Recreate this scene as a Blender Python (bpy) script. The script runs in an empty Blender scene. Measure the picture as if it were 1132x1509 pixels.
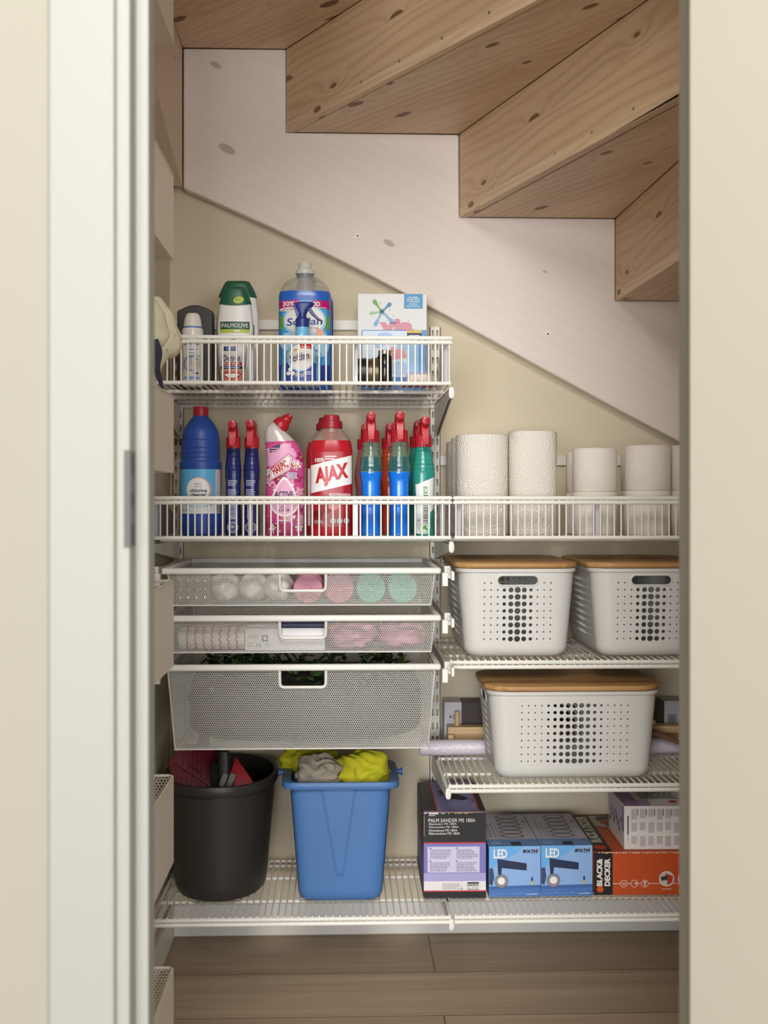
import bpy, bmesh, math, random
from mathutils import Vector, Matrix, noise
from mathutils.geometry import tessellate_polygon

S = bpy.context.scene
COL = S.collection
PI = math.pi
rnd = random.Random(11)

# ---------------------------------------------------------------- survey of the photograph
# camera 1.03 m above the floor, back wall 2.865 m away, focal length 1778 px, turned 1.96 deg to the right
TH, FPX, CX, CY, H = 0.0343, 1778.0, 566.0, 735.0, 1.03
def pX(u, Y):            # world X of image column u at depth Y
    return Y * math.tan(TH + math.atan((u - CX) / FPX))
def dep(X, Y):
    return X * math.sin(TH) + Y * math.cos(TH)
def pZ(v, X, Y):
    return H + (CY - v) * dep(X, Y) / FPX
def mpp(X, Y):           # metres per pixel
    return dep(X, Y) / FPX
def fromZ(u, v, Z):
    d = FPX * (Z - H) / (CY - v)
    x = (u - CX) / FPX * d
    return (d * math.sin(TH) + x * math.cos(TH), d * math.cos(TH) - x * math.sin(TH))

# ---------------------------------------------------------------- materials
def lin(c):
    if isinstance(c, str):
        c = c.lstrip('#')
        c = tuple(int(c[i:i + 2], 16) / 255 for i in (0, 2, 4))
    return tuple((x / 12.92 if x <= 0.04045 else ((x + 0.055) / 1.055) ** 2.4) for x in c) + (1.0,)

_M = {}
def mat(c, rough=0.5, metal=0.0, alpha=1.0, trans=0.0, ior=1.45, spec=0.5, vary=0.04, bump=0.0, bscale=60.0, sss=0.0, coat=0.0):
    """plain procedural surface: principled with a light noise in tone (and optional bump)"""
    key = (c, rough, metal, alpha, trans, ior, spec, vary, bump, bscale, sss, coat)
    if key in _M:
        return _M[key]
    m = bpy.data.materials.new('surface')
    m.use_nodes = True
    nt = m.node_tree
    b = nt.nodes['Principled BSDF']
    L = nt.links.new
    base = lin(c)
    if vary > 0:
        tc = nt.nodes.new('ShaderNodeTexCoord')
        nz = nt.nodes.new('ShaderNodeTexNoise')
        nz.inputs['Scale'].default_value = 9.0
        nz.inputs['Detail'].default_value = 3.0
        L(tc.outputs['Object'], nz.inputs['Vector'])
        mx = nt.nodes.new('ShaderNodeMix')
        mx.data_type = 'RGBA'
        mx.inputs[6].default_value = tuple(x * (1 - vary) for x in base[:3]) + (1,)
        mx.inputs[7].default_value = tuple(min(1, x * (1 + vary)) for x in base[:3]) + (1,)
        L(nz.outputs['Fac'], mx.inputs[0])
        L(mx.outputs[2], b.inputs['Base Color'])
    else:
        b.inputs['Base Color'].default_value = base
    if bump > 0:
        tc2 = nt.nodes.new('ShaderNodeTexCoord')
        n2 = nt.nodes.new('ShaderNodeTexNoise')
        n2.inputs['Scale'].default_value = bscale
        n2.inputs['Detail'].default_value = 2.0
        L(tc2.outputs['Object'], n2.inputs['Vector'])
        bp = nt.nodes.new('ShaderNodeBump')
        bp.inputs['Strength'].default_value = bump
        bp.inputs['Distance'].default_value = 0.002
        L(n2.outputs['Fac'], bp.inputs['Height'])
        L(bp.outputs['Normal'], b.inputs['Normal'])
    b.inputs['Roughness'].default_value = rough
    b.inputs['Metallic'].default_value = metal
    b.inputs['Alpha'].default_value = alpha
    b.inputs['IOR'].default_value = ior
    b.inputs['Transmission Weight'].default_value = trans
    b.inputs['Specular IOR Level'].default_value = spec
    b.inputs['Coat Weight'].default_value = coat
    if sss > 0:
        b.inputs['Subsurface Weight'].default_value = sss
        b.inputs['Subsurface Radius'].default_value = (0.01, 0.008, 0.006)
    _M[key] = m
    return m

class NG:
    """tiny node helper"""
    def __init__(s, name):
        s.m = bpy.data.materials.new(name)
        s.m.use_nodes = True
        s.t = s.m.node_tree
        s.b = s.t.nodes['Principled BSDF']
    def n(s, typ, **kw):
        nd = s.t.nodes.new(typ)
        for k, v in kw.items():
            setattr(nd, k, v)
        return nd
    def l(s, a, b):
        s.t.links.new(a, b)
    def val(s, sock, v):
        if hasattr(v, 'links') or hasattr(v, 'is_linked'):
            s.l(v, sock)
        else:
            sock.default_value = v
    def math(s, op, a, b=0.0, c=0.0):
        nd = s.n('ShaderNodeMath', operation=op)
        s.val(nd.inputs[0], a); s.val(nd.inputs[1], b); s.val(nd.inputs[2], c)
        return nd.outputs[0]
    def mix(s, f, a, b, bt='MIX'):
        nd = s.n('ShaderNodeMix', data_type='RGBA', blend_type=bt)
        s.val(nd.inputs[0], f); s.val(nd.inputs[6], a); s.val(nd.inputs[7], b)
        return nd.outputs[2]
    def comb(s, x, y, z):
        nd = s.n('ShaderNodeCombineXYZ')
        s.val(nd.inputs[0], x); s.val(nd.inputs[1], y); s.val(nd.inputs[2], z)
        return nd.outputs[0]
    def noise(s, vec, scale=1.0, detail=3.0):
        nd = s.n('ShaderNodeTexNoise')
        s.l(vec, nd.inputs['Vector'])
        nd.inputs['Scale'].default_value = scale
        nd.inputs['Detail'].default_value = detail
        return nd.outputs['Fac']
    def smooth(s, x, lo, hi):
        nd = s.n('ShaderNodeMapRange', interpolation_type='SMOOTHSTEP')
        s.val(nd.inputs[0], x)
        nd.inputs[1].default_value = lo; nd.inputs[2].default_value = hi
        nd.inputs[3].default_value = 0; nd.inputs[4].default_value = 1
        return nd.outputs[0]

def pine(name, light, dark, knot, stave=0.095, ring=0.55, knots=0.8, stain=0.25, seed=0.0, rough=0.45):
    """solid laminated pine: staves along local X, growth rings, knots"""
    g = NG(name)
    tc = g.n('ShaderNodeTexCoord')
    sp = g.n('ShaderNodeSeparateXYZ')
    g.l(tc.outputs['Object'], sp.inputs[0])
    x = g.math('ADD', sp.outputs[0], seed * 3.7)
    c = g.math('ADD', g.math('ADD', sp.outputs[1], sp.outputs[2]), seed * 0.031)
    ci = g.math('DIVIDE', c, stave)
    idx = g.math('FLOOR', ci)
    fr = g.math('SUBTRACT', ci, idx)
    wn = g.n('ShaderNodeTexWhiteNoise', noise_dimensions='1D')
    g.l(g.math('ADD', idx, 13.0 + seed), wn.inputs['W'])
    R = wn.outputs['Value']
    # knots: one voronoi cell field per stave
    kv = g.comb(g.math('ADD', g.math('MULTIPLY', x, 4.2), g.math('MULTIPLY', R, 31.0)), g.math('ADD', g.math('MULTIPLY', fr, 1.0), g.math('MULTIPLY', idx, 7.0)), 0.0)
    vo = g.n('ShaderNodeTexVoronoi', voronoi_dimensions='2D')
    vo.inputs['Scale'].default_value = 1.0
    g.l(kv, vo.inputs['Vector'])
    dk = vo.outputs['Distance']
    sc = g.n('ShaderNodeSeparateColor')
    g.l(vo.outputs['Color'], sc.inputs[0])
    rad = g.math('MULTIPLY', g.math('MAXIMUM', g.math('SUBTRACT', sc.outputs[0], 1.0 - knots), 0.0), 0.16)
    near = g.math('POWER', 2.718, g.math('MULTIPLY', dk, -7.0))
    has = g.smooth(rad, 0.0, 0.03)
    # growth rings (flat sawn): noise warped lines, bending round knots
    warp = g.noise(g.comb(g.math('MULTIPLY', x, 1.6), g.math('ADD', g.math('MULTIPLY', c, 9.0), g.math('MULTIPLY', R, 50.0)), R), 1.0, 2.0)
    ph = g.math('ADD', g.math('MULTIPLY', c, 260.0), g.math('MULTIPLY', warp, 24.0))
    ph = g.math('ADD', ph, g.math('MULTIPLY', g.math('MULTIPLY', near, has), 17.0))
    sn = g.math('ADD', g.math('MULTIPLY', g.math('SINE', ph), 0.5), 0.5)
    sn = g.math('POWER', sn, 2.2)
    fine = g.noise(g.comb(g.math('MULTIPLY', x, 6.0), g.math('MULTIPLY', c, 420.0), R), 1.0, 3.0)
    blot = g.noise(g.comb(g.math('MULTIPLY', x, 2.0), g.math('MULTIPLY', c, 8.0), g.math('MULTIPLY', R, 9.0)), 1.0, 2.0)
    f = g.math('ADD', g.math('MULTIPLY', sn, ring * 0.62), g.math('MULTIPLY', g.math('SUBTRACT', fine, 0.5), 0.5))
    f = g.math('ADD', f, g.math('MULTIPLY', g.math('SUBTRACT', R, 0.5), stain * 1.6))
    f = g.math('ADD', f, g.math('MULTIPLY', g.math('SUBTRACT', blot, 0.45), stain * 1.5))
    nd = g.n('ShaderNodeClamp'); g.l(g.math('ADD', f, 0.18), nd.inputs[0])
    colr = g.mix(nd.outputs[0], lin(light), lin(dark))
    km = g.math('SUBTRACT', 1.0, g.smooth(g.math('SUBTRACT', dk, rad), -0.012, 0.018))
    km = g.math('MULTIPLY', km, has)
    colr = g.mix(g.math('MULTIPLY', km, 0.85), colr, lin(knot))
    # glue line between staves
    gl = g.math('LESS_THAN', fr, 0.012)
    colr = g.mix(g.math('MULTIPLY', gl, 0.35), colr, lin(dark))
    g.l(colr, g.b.inputs['Base Color'])
    g.b.inputs['Roughness'].default_value = rough
    g.b.inputs['Specular IOR Level'].default_value = 0.3
    return g.m

# ---------------------------------------------------------------- mesh builder
class MB:
    def __init__(s):
        s.v = []; s.f = []; s.mi = []; s.mats = []
    def mid(s, m):
        if m is None:
            return 0
        if m not in s.mats:
            s.mats.append(m)
        return s.mats.index(m)
    def add(s, vs, fs, m=None, M=None):
        o = len(s.v); k = s.mid(m)
        for p in vs:
            p = Vector(p)
            s.v.append(tuple(M @ p) if M is not None else tuple(p))
        for f in fs:
            s.f.append(tuple(o + i for i in f)); s.mi.append(k)
        return s
    def box(s, x0, y0, z0, x1, y1, z1, m=None, M=None):
        vs = [(x0, y0, z0), (x1, y0, z0), (x1, y1, z0), (x0, y1, z0), (x0, y0, z1), (x1, y0, z1), (x1, y1, z1), (x0, y1, z1)]
        fs = [(0, 3, 2, 1), (4, 5, 6, 7), (0, 1, 5, 4), (1, 2, 6, 5), (2, 3, 7, 6), (3, 0, 4, 7)]
        return s.add(vs, fs, m, M)
    def rings(s, rings, m=None, closed=True, cap0=True, cap1=True, M=None):
        n = len(rings[0]); vs = [p for r in rings for p in r]; fs = []
        for i in range(len(rings) - 1):
            for j in range(n if closed else n - 1):
                a = i * n + j; b = i * n + (j + 1) % n
                fs.append((a, b, b + n, a + n))
        if cap0: fs.append(tuple(reversed(range(n))))
        if cap1: fs.append(tuple(range((len(rings) - 1) * n, len(rings) * n)))
        return s.add(vs, fs, m, M)
    def tube(s, pts, r, seg=8, m=None, M=None, closed=False, flat=1.0):
        pts = [Vector(p) for p in pts]; n = len(pts); rs = r if isinstance(r, (list, tuple)) else [r] * n
        rings = []; up = None
        for i, p in enumerate(pts):
            if closed:
                t = (pts[(i + 1) % n] - pts[i - 1])
            else:
                t = (pts[min(i + 1, n - 1)] - pts[max(i - 1, 0)])
            t.normalize()
            if up is None:
                up = Vector((0, 0, 1)) if abs(t.z) < 0.9 else Vector((0, 1, 0))
            a = t.cross(up)
            if a.length < 1e-6:
                a = t.cross(Vector((1, 0, 0)))
            a.normalize(); b = a.cross(t).normalized(); up = b
            rings.append([tuple(p + a * (math.cos(2 * PI * k / seg) * rs[i]) + b * (math.sin(2 * PI * k / seg) * rs[i] * flat)) for k in range(seg)])
        if closed:
            rings.append(rings[0])
            return s.rings(rings, m, True, False, False, M)
        return s.rings(rings, m, True, True, True, M)
    def lathe(s, prof, seg=40, m=None, M=None, cx=0, cy=0, cap0=True, cap1=True):
        rings = [[(cx + r * math.cos(2 * PI * k / seg), cy + r * math.sin(2 * PI * k / seg), z) for k in range(seg)] for r, z in prof]
        return s.rings(rings, m, True, cap0, cap1, M)
    def loft(s, secs, seg=48, m=None, M=None, cap0=True, cap1=True):
        """secs: (z, a, b, n[, ox, oy]) superellipses"""
        return s.rings([sring(q, seg) for q in secs], m, True, cap0, cap1, M)
    def prism(s, poly, y0, y1, m=None, M=None):
        """outline in XZ, swept along Y"""
        n = len(poly)
        vs = [(x, y0, z) for x, z in poly] + [(x, y1, z) for x, z in poly]
        fs = [tuple(range(n)), tuple(reversed(range(n, 2 * n)))]
        for i in range(n):
            j = (i + 1) % n
            fs.append((j, i, i + n, j + n))
        return s.add(vs, fs, m, M)
    def prismz(s, poly, z0, z1, m=None, M=None):
        n = len(poly)
        vs = [(x, y, z0) for x, y in poly] + [(x, y, z1) for x, y in poly]
        fs = [tuple(reversed(range(n))), tuple(range(n, 2 * n))]
        for i in range(n):
            j = (i + 1) % n
            fs.append((i, j, j + n, i + n))
        return s.add(vs, fs, m, M)
    def build(s, name, m=None, parent=None, loc=None, rot=None, smooth=35, bevel=0.0, bseg=2, weld=False, outward=False):
        me = bpy.data.meshes.new(name)
        me.from_pydata(s.v, [], s.f)
        mats = s.mats if s.mats else [m]
        for q in mats:
            me.materials.append(q)
        if len(mats) > 1:
            me.polygons.foreach_set('material_index', s.mi)
        bm = bmesh.new(); bm.from_mesh(me)
        if weld:
            bmesh.ops.remove_doubles(bm, verts=bm.verts, dist=1e-5)
        if outward:
            for f in bm.faces:
                f.normal_update(); c = f.calc_center_median()
                k = f.normal.dot(Vector((c.x, c.y, -0.02 if c.z < 0.03 else 0))) if abs(f.normal.z) < 0.9 else -f.normal.z
                if k < 0: f.normal_flip()
        elif len(s.f) < 30000:
            bmesh.ops.recalc_face_normals(bm, faces=bm.faces)
        bm.to_mesh(me); bm.free()
        if smooth:
            me.polygons.foreach_set('use_smooth', [True] * len(me.polygons))
            me.set_sharp_from_angle(angle=math.radians(smooth))
        me.update()
        o = bpy.data.objects.new(name, me)
        COL.objects.link(o)
        if parent is not None: o.parent = parent
        if loc is not None: o.location = loc
        if rot is not None: o.rotation_euler = rot
        if bevel > 0:
            bv = o.modifiers.new('edges', 'BEVEL'); bv.width = bevel; bv.segments = bseg
            bv.limit_method = 'ANGLE'; bv.angle_limit = math.radians(40)
        return o

def sring(q, seg):
    z, a, b, n = q[:4]; ox = q[4] if len(q) > 4 else 0; oy = q[5] if len(q) > 5 else 0
    out = []
    for k in range(seg):
        t = 2 * PI * k / seg; c, si = math.cos(t), math.sin(t)
        out.append((ox + a * math.copysign(abs(c) ** (2 / n), c), oy + b * math.copysign(abs(si) ** (2 / n), si), z))
    return out

def spline(keys, sub=4):
    """monotone curve through tuples; a doubled key keeps a sharp corner"""
    out = []; n = len(keys)
    for i in range(n - 1):
        p0, p1, p2, p3 = keys[max(i - 1, 0)], keys[i], keys[i + 1], keys[min(i + 2, n - 1)]
        if p1 == p2:
            continue
        if i > 0 and keys[i - 1] == p1: p0 = p1
        if i + 2 < n and keys[i + 2] == p2: p3 = p2
        for k in range(sub):
            t = k / sub; q = []
            for a, b, c, d in zip(p0, p1, p2, p3):
                e0, e1, e2 = b - a, c - b, d - c
                m1 = 2 * e0 * e1 / (e0 + e1) if e0 * e1 > 0 else (e1 if p0 == p1 else 0.0)
                m2 = 2 * e1 * e2 / (e1 + e2) if e1 * e2 > 0 else (e1 if p3 == p2 else 0.0)
                q.append((2 * t ** 3 - 3 * t * t + 1) * b + (t ** 3 - 2 * t * t + t) * m1 + (3 * t * t - 2 * t ** 3) * c + (t ** 3 - t * t) * m2)
            out.append(tuple(q))
    out.append(tuple(keys[-1]))
    return out

def empty(name, loc=(0, 0, 0), rz=0.0):
    o = bpy.data.objects.new(name, None)
    COL.objects.link(o); o.location = loc; o.rotation_euler = (0, 0, rz); o.empty_display_size = 0.02
    return o
def tag(o, label=None, cat=None, group=None, kind=None):
    if label: o['label'] = label
    if cat: o['category'] = cat
    if group: o['group'] = group
    if kind: o['kind'] = kind
    return o
def thing(name, label, cat, loc=(0, 0, 0), rz=0.0, group=None):
    return tag(empty(name, loc, rz), label, cat, group)
def dup(root, loc, label=None, rz=None):
    r = root.copy(); COL.objects.link(r); r.location = loc
    if rz is not None: r.rotation_euler = (0, 0, rz)
    if label: r['label'] = label
    for ch in list(root.children):
        c = ch.copy(); COL.objects.link(c); c.parent = r
        for g in list(ch.children):
            d = g.copy(); COL.objects.link(d); d.parent = c
    return r

# ---------------------------------------------------------------- printed faces
_TX = {}
def text2d(s, bold=0.0, shear=0.0):
    key = (s, bold, shear)
    if key not in _TX:
        cu = bpy.data.curves.new('t', 'FONT'); cu.body = s; cu.offset = bold; cu.shear = shear
        cu.resolution_u = 3; cu.fill_mode = 'FRONT'
        o = bpy.data.objects.new('t', cu); COL.objects.link(o)
        dg = bpy.context.evaluated_depsgraph_get(); dg.update()
        me = o.evaluated_get(dg).to_mesh()
        vs = [(v.co.x, v.co.y) for v in me.vertices]; fs = [tuple(p.vertices) for p in me.polygons]
        o.evaluated_get(dg).to_mesh_clear()
        bpy.data.objects.remove(o); bpy.data.curves.remove(cu)
        xs = [v[0] for v in vs] or [0, 1]; ys = [v[1] for v in vs] or [0, 1]
        _TX[key] = (vs, fs, (min(xs), max(xs), min(ys), max(ys)))
    return _TX[key]

class Print:
    """flat shapes in (x, z) metres laid on a surface"""
    def __init__(s): s.items = []
    def raw(s, vs, fs, m, L): s.items.append((vs, fs, m, L)); return s
    def poly(s, pts, m, L=0):
        tri = tessellate_polygon([[Vector((x, z, 0)) for x, z in pts]])
        return s.raw(list(pts), [tuple(t) for t in tri], m, L)
    def rect(s, x0, z0, x1, z1, m, L=0): return s.raw([(x0, z0), (x1, z0), (x1, z1), (x0, z1)], [(0, 1, 2, 3)], m, L)
    def oval(s, cx, cz, rx, rz, m, L=0, n=28, rot=0.0):
        c, si = math.cos(rot), math.sin(rot); p = []
        for k in range(n):
            x, z = rx * math.cos(2 * PI * k / n), rz * math.sin(2 * PI * k / n)
            p.append((cx + x * c - z * si, cz + x * si + z * c))
        return s.raw(p, [tuple(range(n))], m, L)
    def ring(s, cx, cz, rx, rz, w, m, L=0, n=32, a0=0.0, a1=2 * PI):
        vs = []; fs = []
        for k in range(n + 1):
            t = a0 + (a1 - a0) * k / n
            vs += [(cx + rx * math.cos(t), cz + rz * math.sin(t)), (cx + (rx - w) * math.cos(t), cz + (rz - w) * math.sin(t))]
        for k in range(n): fs.append((2 * k, 2 * k + 2, 2 * k + 3, 2 * k + 1))
        return s.raw(vs, fs, m, L)
    def text(s, t, cx, cz, w, h, m, L=1, bold=0.0, shear=0.0, rot=0.0):
        """fits the words in a w x h box centred on (cx, cz)"""
        vs, fs, (x0, x1, y0, y1) = text2d(t, bold, shear)
        sx, sz = w / max(x1 - x0, 1e-6), h / max(y1 - y0, 1e-6)
        c, si = math.cos(rot), math.sin(rot); out = []
        for x, y in vs:
            a = (x - (x0 + x1) / 2) * sx; b = (y - (y0 + y1) / 2) * sz
            out.append((cx + a * c - b * si, cz + a * si + b * c))
        return s.raw(out, fs, m, L)
    def lines(s, x0, z0, x1, z1, n, m, L=1, fill=0.45, seed=1, rag=0.3):
        """unreadably small print: ragged lines"""
        r = random.Random(seed); st = (z1 - z0) / n
        for i in range(n):
            xa = x0; e = x1 - (x1 - x0) * rag * r.random(); zb = z1 - st * (i + 1)
            while xa < e:
                wl = min((x1 - x0) * (0.06 + 0.12 * r.random()), e - xa)
                s.rect(xa, zb, xa + wl, zb + st * fill, m, L); xa += wl + (x1 - x0) * 0.025
        return s
    def bars(s, x0, z0, x1, z1, m, L=1, seed=3, vertical=True):
        r = random.Random(seed); a = x0 if vertical else z0; e = x1 if vertical else z1; t = (e - a)
        while a < e:
            w = t * (0.012 + 0.03 * r.random()); b = min(a + w, e)
            if vertical: s.rect(a, z0, b, z1, m, L)
            else: s.rect(x0, a, x1, b, m, L)
            a = b + t * (0.012 + 0.025 * r.random())
        return s
    def build(s, name, fn, parent=None, cut=0.0, loc=None, rot=None):
        """fn(x, z, lift) -> point; cut: slice faces into strips this wide so they follow a curve"""
        mats = []; bm = bmesh.new()
        lay = bm.faces.layers.int.new('L')
        for vs, fs, m, L in s.items:
            if m not in mats: mats.append(m)
            bv = [bm.verts.new((x, 0, z)) for x, z in vs]
            for f in fs:
                try: q = bm.faces.new([bv[i] for i in f])
                except ValueError: continue
                q.material_index = mats.index(m); q[lay] = L
        if cut > 0:
            for ax, no in ((0, (1, 0, 0)), (2, (0, 0, 1))):
                xs = [v.co[ax] for v in bm.verts]; lo, hi = min(xs), max(xs); k = math.floor(lo / cut) + 1
                while k * cut < hi:
                    co = [0, 0, 0]; co[ax] = k * cut
                    bmesh.ops.bisect_plane(bm, geom=list(bm.verts) + list(bm.edges) + list(bm.faces), plane_co=co, plane_no=no, dist=1e-7)
                    k += 1
        seen = set()
        for f in bm.faces:
            e = 0.0005 + 0.00022 * f[lay]
            for v in f.verts:
                if v in seen: continue
                seen.add(v); v.co = Vector(fn(v.co.x, v.co.z, e))
        me = bpy.data.meshes.new(name); bm.to_mesh(me); bm.free()
        for m in mats: me.materials.append(m)
        o = bpy.data.objects.new(name, me); COL.objects.link(o)
        if parent is not None: o.parent = parent
        if loc is not None: o.location = loc
        if rot is not None: o.rotation_euler = rot
        return o

def on_loft(secs):
    """lays a print on the front (-Y) of a loft"""
    def fn(x, z, e):
        q = secs[-1]
        for a, b in zip(secs, secs[1:]):
            if a[0] <= z <= b[0]:
                t = (z - a[0]) / max(b[0] - a[0], 1e-9)
                q = tuple(i + (j - i) * t for i, j in zip(a, b)); break
        ox = q[4] if len(q) > 4 else 0; oy = q[5] if len(q) > 5 else 0
        t = max(-0.992, min(0.992, (x - ox) / max(q[1], 1e-6)))
        return (ox + t * q[1], oy - q[2] * (1 - abs(t) ** q[3]) ** (1 / q[3]) - e, z)
    return fn
def on_front(y): return lambda x, z, e: (x, y - e, z)
def on_left(x): return lambda a, z, e: (x - e, -a, z)           # a grows towards the viewer
def on_top(z): return lambda x, a, e: (x, a, z + e)

# ---------------------------------------------------------------- perforated sheet (staggered holes), real openings
def perforated(mb, s0, s1, t0, t1, pitch, fn, m=None, hole=0.66, skip=None):
    R = pitch / math.sqrt(3); dz = pitch * math.sqrt(3) / 2
    nx = int((s1 - s0) / pitch); nz = int((t1 - t0) / dz)
    a6 = [(math.sin(PI / 3 * k), math.cos(PI / 3 * k)) for k in range(6)]
    o = len(mb.v); k0 = mb.mid(m)
    for j in range(nz + 1):
        cz = t0 + (j + 0.5) * dz
        for i in range(nx + 1):
            cx = s0 + (i + 0.5 * (j % 2) + 0.25) * pitch
            if cz > t1 or cx > s1: continue
            if skip and skip(cx, cz): continue
            b = len(mb.v)
            for r in (R, R * hole):
                for sx, sz in a6:
                    mb.v.append(fn(min(max(cx + sx * r, s0), s1), min(max(cz + sz * r, t0), t1)))
            for q in range(6):
                n = (q + 1) % 6
                mb.f.append((b + q, b + n, b + 6 + n, b + 6 + q)); mb.mi.append(k0)
    return mb

def blob(name, rx, ry, rz, m, parent=None, loc=None, amp=0.2, freq=2.0, seed=0, n=2.0, nu=48, nv=28, fold=0.0, rot=None, flat_base=True):
    """soft cloth or bag: a superellipsoid pushed about by noise"""
    mb = MB(); rings = []
    for i in range(nv + 1):
        ph = -PI / 2 + PI * i / nv
        ring = []
        for k in range(nu):
            t = 2 * PI * k / nu
            e = 2 / n
            cp, sp_ = math.cos(ph), math.sin(ph)
            p = Vector((math.copysign(abs(cp) ** e, cp) * math.copysign(abs(math.cos(t)) ** e, math.cos(t)),
                        math.copysign(abs(cp) ** e, cp) * math.copysign(abs(math.sin(t)) ** e, math.sin(t)),
                        math.copysign(abs(sp_) ** e, sp_)))
            d = noise.noise(p * freq + Vector((seed * 7.1, seed * 3.3, 0))) * amp
            if fold: d -= fold * abs(math.sin(6 * noise.noise(p * freq * 0.6 + Vector((seed, 9, 2))) + 3 * p.z + 2 * p.x))
            p *= 1 + d
            z = p.z * rz
            if flat_base: z = max(z, -rz * 0.93)
            ring.append((p.x * rx, p.y * ry, z))
        rings.append(ring)
    mb.rings(rings)
    return mb.build(name, m, parent, loc, rot, smooth=80, weld=True)

WHITE = mat('#e9e6dd', 0.38)
WIRE = mat('#ece9df', 0.35)
# ================================================================ setting
D = 2.865                       # back wall
XL = -0.408                     # left wall of the closet
XR = 1.02
PAINT = mat('#dacdb2', 0.85, vary=0.015, bump=0.05, bscale=300.0)
PAINT_HALL_DIMMED = mat('#a6a293', 0.85, vary=0.012)  # closet paint's hall copy, darkened in colour to offset the brighter hall light
TRIM_DIMMED = mat('#a6a79e', 0.5, vary=0.01)  # casing and jamb colour darkened to offset the hall light
def struct(mb, name, m=None, bevel=0.0, **k):
    o = mb.build(name, m, bevel=bevel, **k); o['kind'] = 'structure'; return o

def floor_material():
    g = NG('oak boards')
    tc = g.n('ShaderNodeTexCoord'); sp = g.n('ShaderNodeSeparateXYZ'); g.l(tc.outputs['Object'], sp.inputs[0])
    X, Y = sp.outputs[0], sp.outputs[1]
    W = 0.222
    yi = g.math('DIVIDE', g.math('ADD', Y, -2.842 + W * 20), W)
    row = g.math('FLOOR', yi); fy = g.math('SUBTRACT', yi, row)
    wn = g.n('ShaderNodeTexWhiteNoise', noise_dimensions='1D'); g.l(row, wn.inputs['W'])
    # row 19 (against the wall) has its end joint at X = -0.205
    xo = g.math('ADD', g.math('MULTIPLY', row, 0.93), -17.47)
    xi = g.math('DIVIDE', g.math('SUBTRACT', X, xo), 1.86)
    col_ = g.math('FLOOR', xi); fx = g.math('SUBTRACT', xi, col_)
    w2 = g.n('ShaderNodeTexWhiteNoise', noise_dimensions='2D'); g.l(g.comb(row, col_, 0.0), w2.inputs['Vector'])
    R = w2.outputs['Value']
    n1 = g.noise(g.comb(g.math('ADD', g.math('MULTIPLY', X, 1.3), g.math('MULTIPLY', R, 40.0)), g.math('MULTIPLY', Y, 26.0), R), 1.0, 4.0)
    n2 = g.noise(g.comb(g.math('MULTIPLY', X, 5.0), g.math('MULTIPLY', Y, 260.0), R), 1.0, 3.0)
    f = g.math('ADD', g.math('MULTIPLY', n1, 0.7), g.math('MULTIPLY', n2, 0.45))
    f = g.math('ADD', f, g.math('MULTIPLY', R, 0.2))
    c = g.mix(g.smooth(f, 0.4, 0.95), lin('#a18c74'), lin('#bca78d'))
    seam = g.math('MAXIMUM', g.math('LESS_THAN', fy, 0.012), g.math('LESS_THAN', fx, 0.0016))
    c = g.mix(g.math('MULTIPLY', seam, 0.75), c, lin('#2f2720'))
    g.l(c, g.b.inputs['Base Color']); g.b.inputs['Roughness'].default_value = 0.5
    g.b.inputs['Specular IOR Level'].default_value = 0.35
    return g.m

struct(MB().box(-2.2, -1.2, -0.05, 2.4, D + 0.1, 0.0), 'floor', floor_material())
struct(MB().box(XL - 0.1, D, 0, XR + 0.1, D + 0.1, 2.62), 'wall_back', PAINT)
struct(MB().box(XL - 0.1, 1.475, 0, XL, D, 2.62), 'wall_left', PAINT)
struct(MB().box(XR, 1.475, 0, XR + 0.1, D, 2.62), 'wall_right', PAINT)
struct(MB().box(XL - 0.1, 1.475, 2.62, XR + 0.1, D + 0.1, 2.7), 'ceiling', PAINT)
# front wall with the doorway
xo0, xo1 = -0.262, 0.415
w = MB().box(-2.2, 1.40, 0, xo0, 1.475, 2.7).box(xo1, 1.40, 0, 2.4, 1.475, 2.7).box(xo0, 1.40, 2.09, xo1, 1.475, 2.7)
struct(w, 'wall_front', PAINT_HALL_DIMMED)
# casing and jamb on the strike side
xc0 = pX(72, 1.385); xc1 = pX(168.5, 1.385)
struct(MB().box(xc0, 1.384, 0, xc1, 1.40, 2.17), 'trim_1', TRIM_DIMMED, bevel=0.002)
struct(MB().box(xc0, 1.384, 2.0905, 0.5, 1.3995, 2.18), 'trim_2', TRIM_DIMMED, bevel=0.002)
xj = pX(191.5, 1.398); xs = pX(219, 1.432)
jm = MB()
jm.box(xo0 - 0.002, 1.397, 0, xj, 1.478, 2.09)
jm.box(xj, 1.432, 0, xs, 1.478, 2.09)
jamb = struct(jm, 'trim_3', TRIM_DIMMED, bevel=0.0015)
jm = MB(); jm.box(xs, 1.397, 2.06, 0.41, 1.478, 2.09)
struct(jm, 'trim_4', TRIM_DIMMED)
# strike plate in the rebate
st = thing('strike_plate', 'steel strike plate let into the white door jamb', 'strike plate', (xj, 1.412, 1.03))
plate = MB()
for z0, z1 in ((-0.053, -0.03), (-0.006, 0.006), (0.03, 0.053)): plate.box(-0.001, -0.011, z0, 0.0012, 0.011, z1)
plate.box(-0.001, -0.013, -0.056, 0.0012, -0.007, 0.056); plate.box(-0.001, 0.007, -0.056, 0.0012, 0.013, 0.056)
plate.box(-0.0065, -0.0162, -0.056, 0.0008, -0.0148, 0.056)
plate.build('plate', mat('#55534f', 0.45, metal=0.4), st)
MB().box(-0.012, -0.007, -0.03, -0.0005, 0.007, 0.03).build('latch_pocket', mat('#3a3835', 0.7), st)
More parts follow.
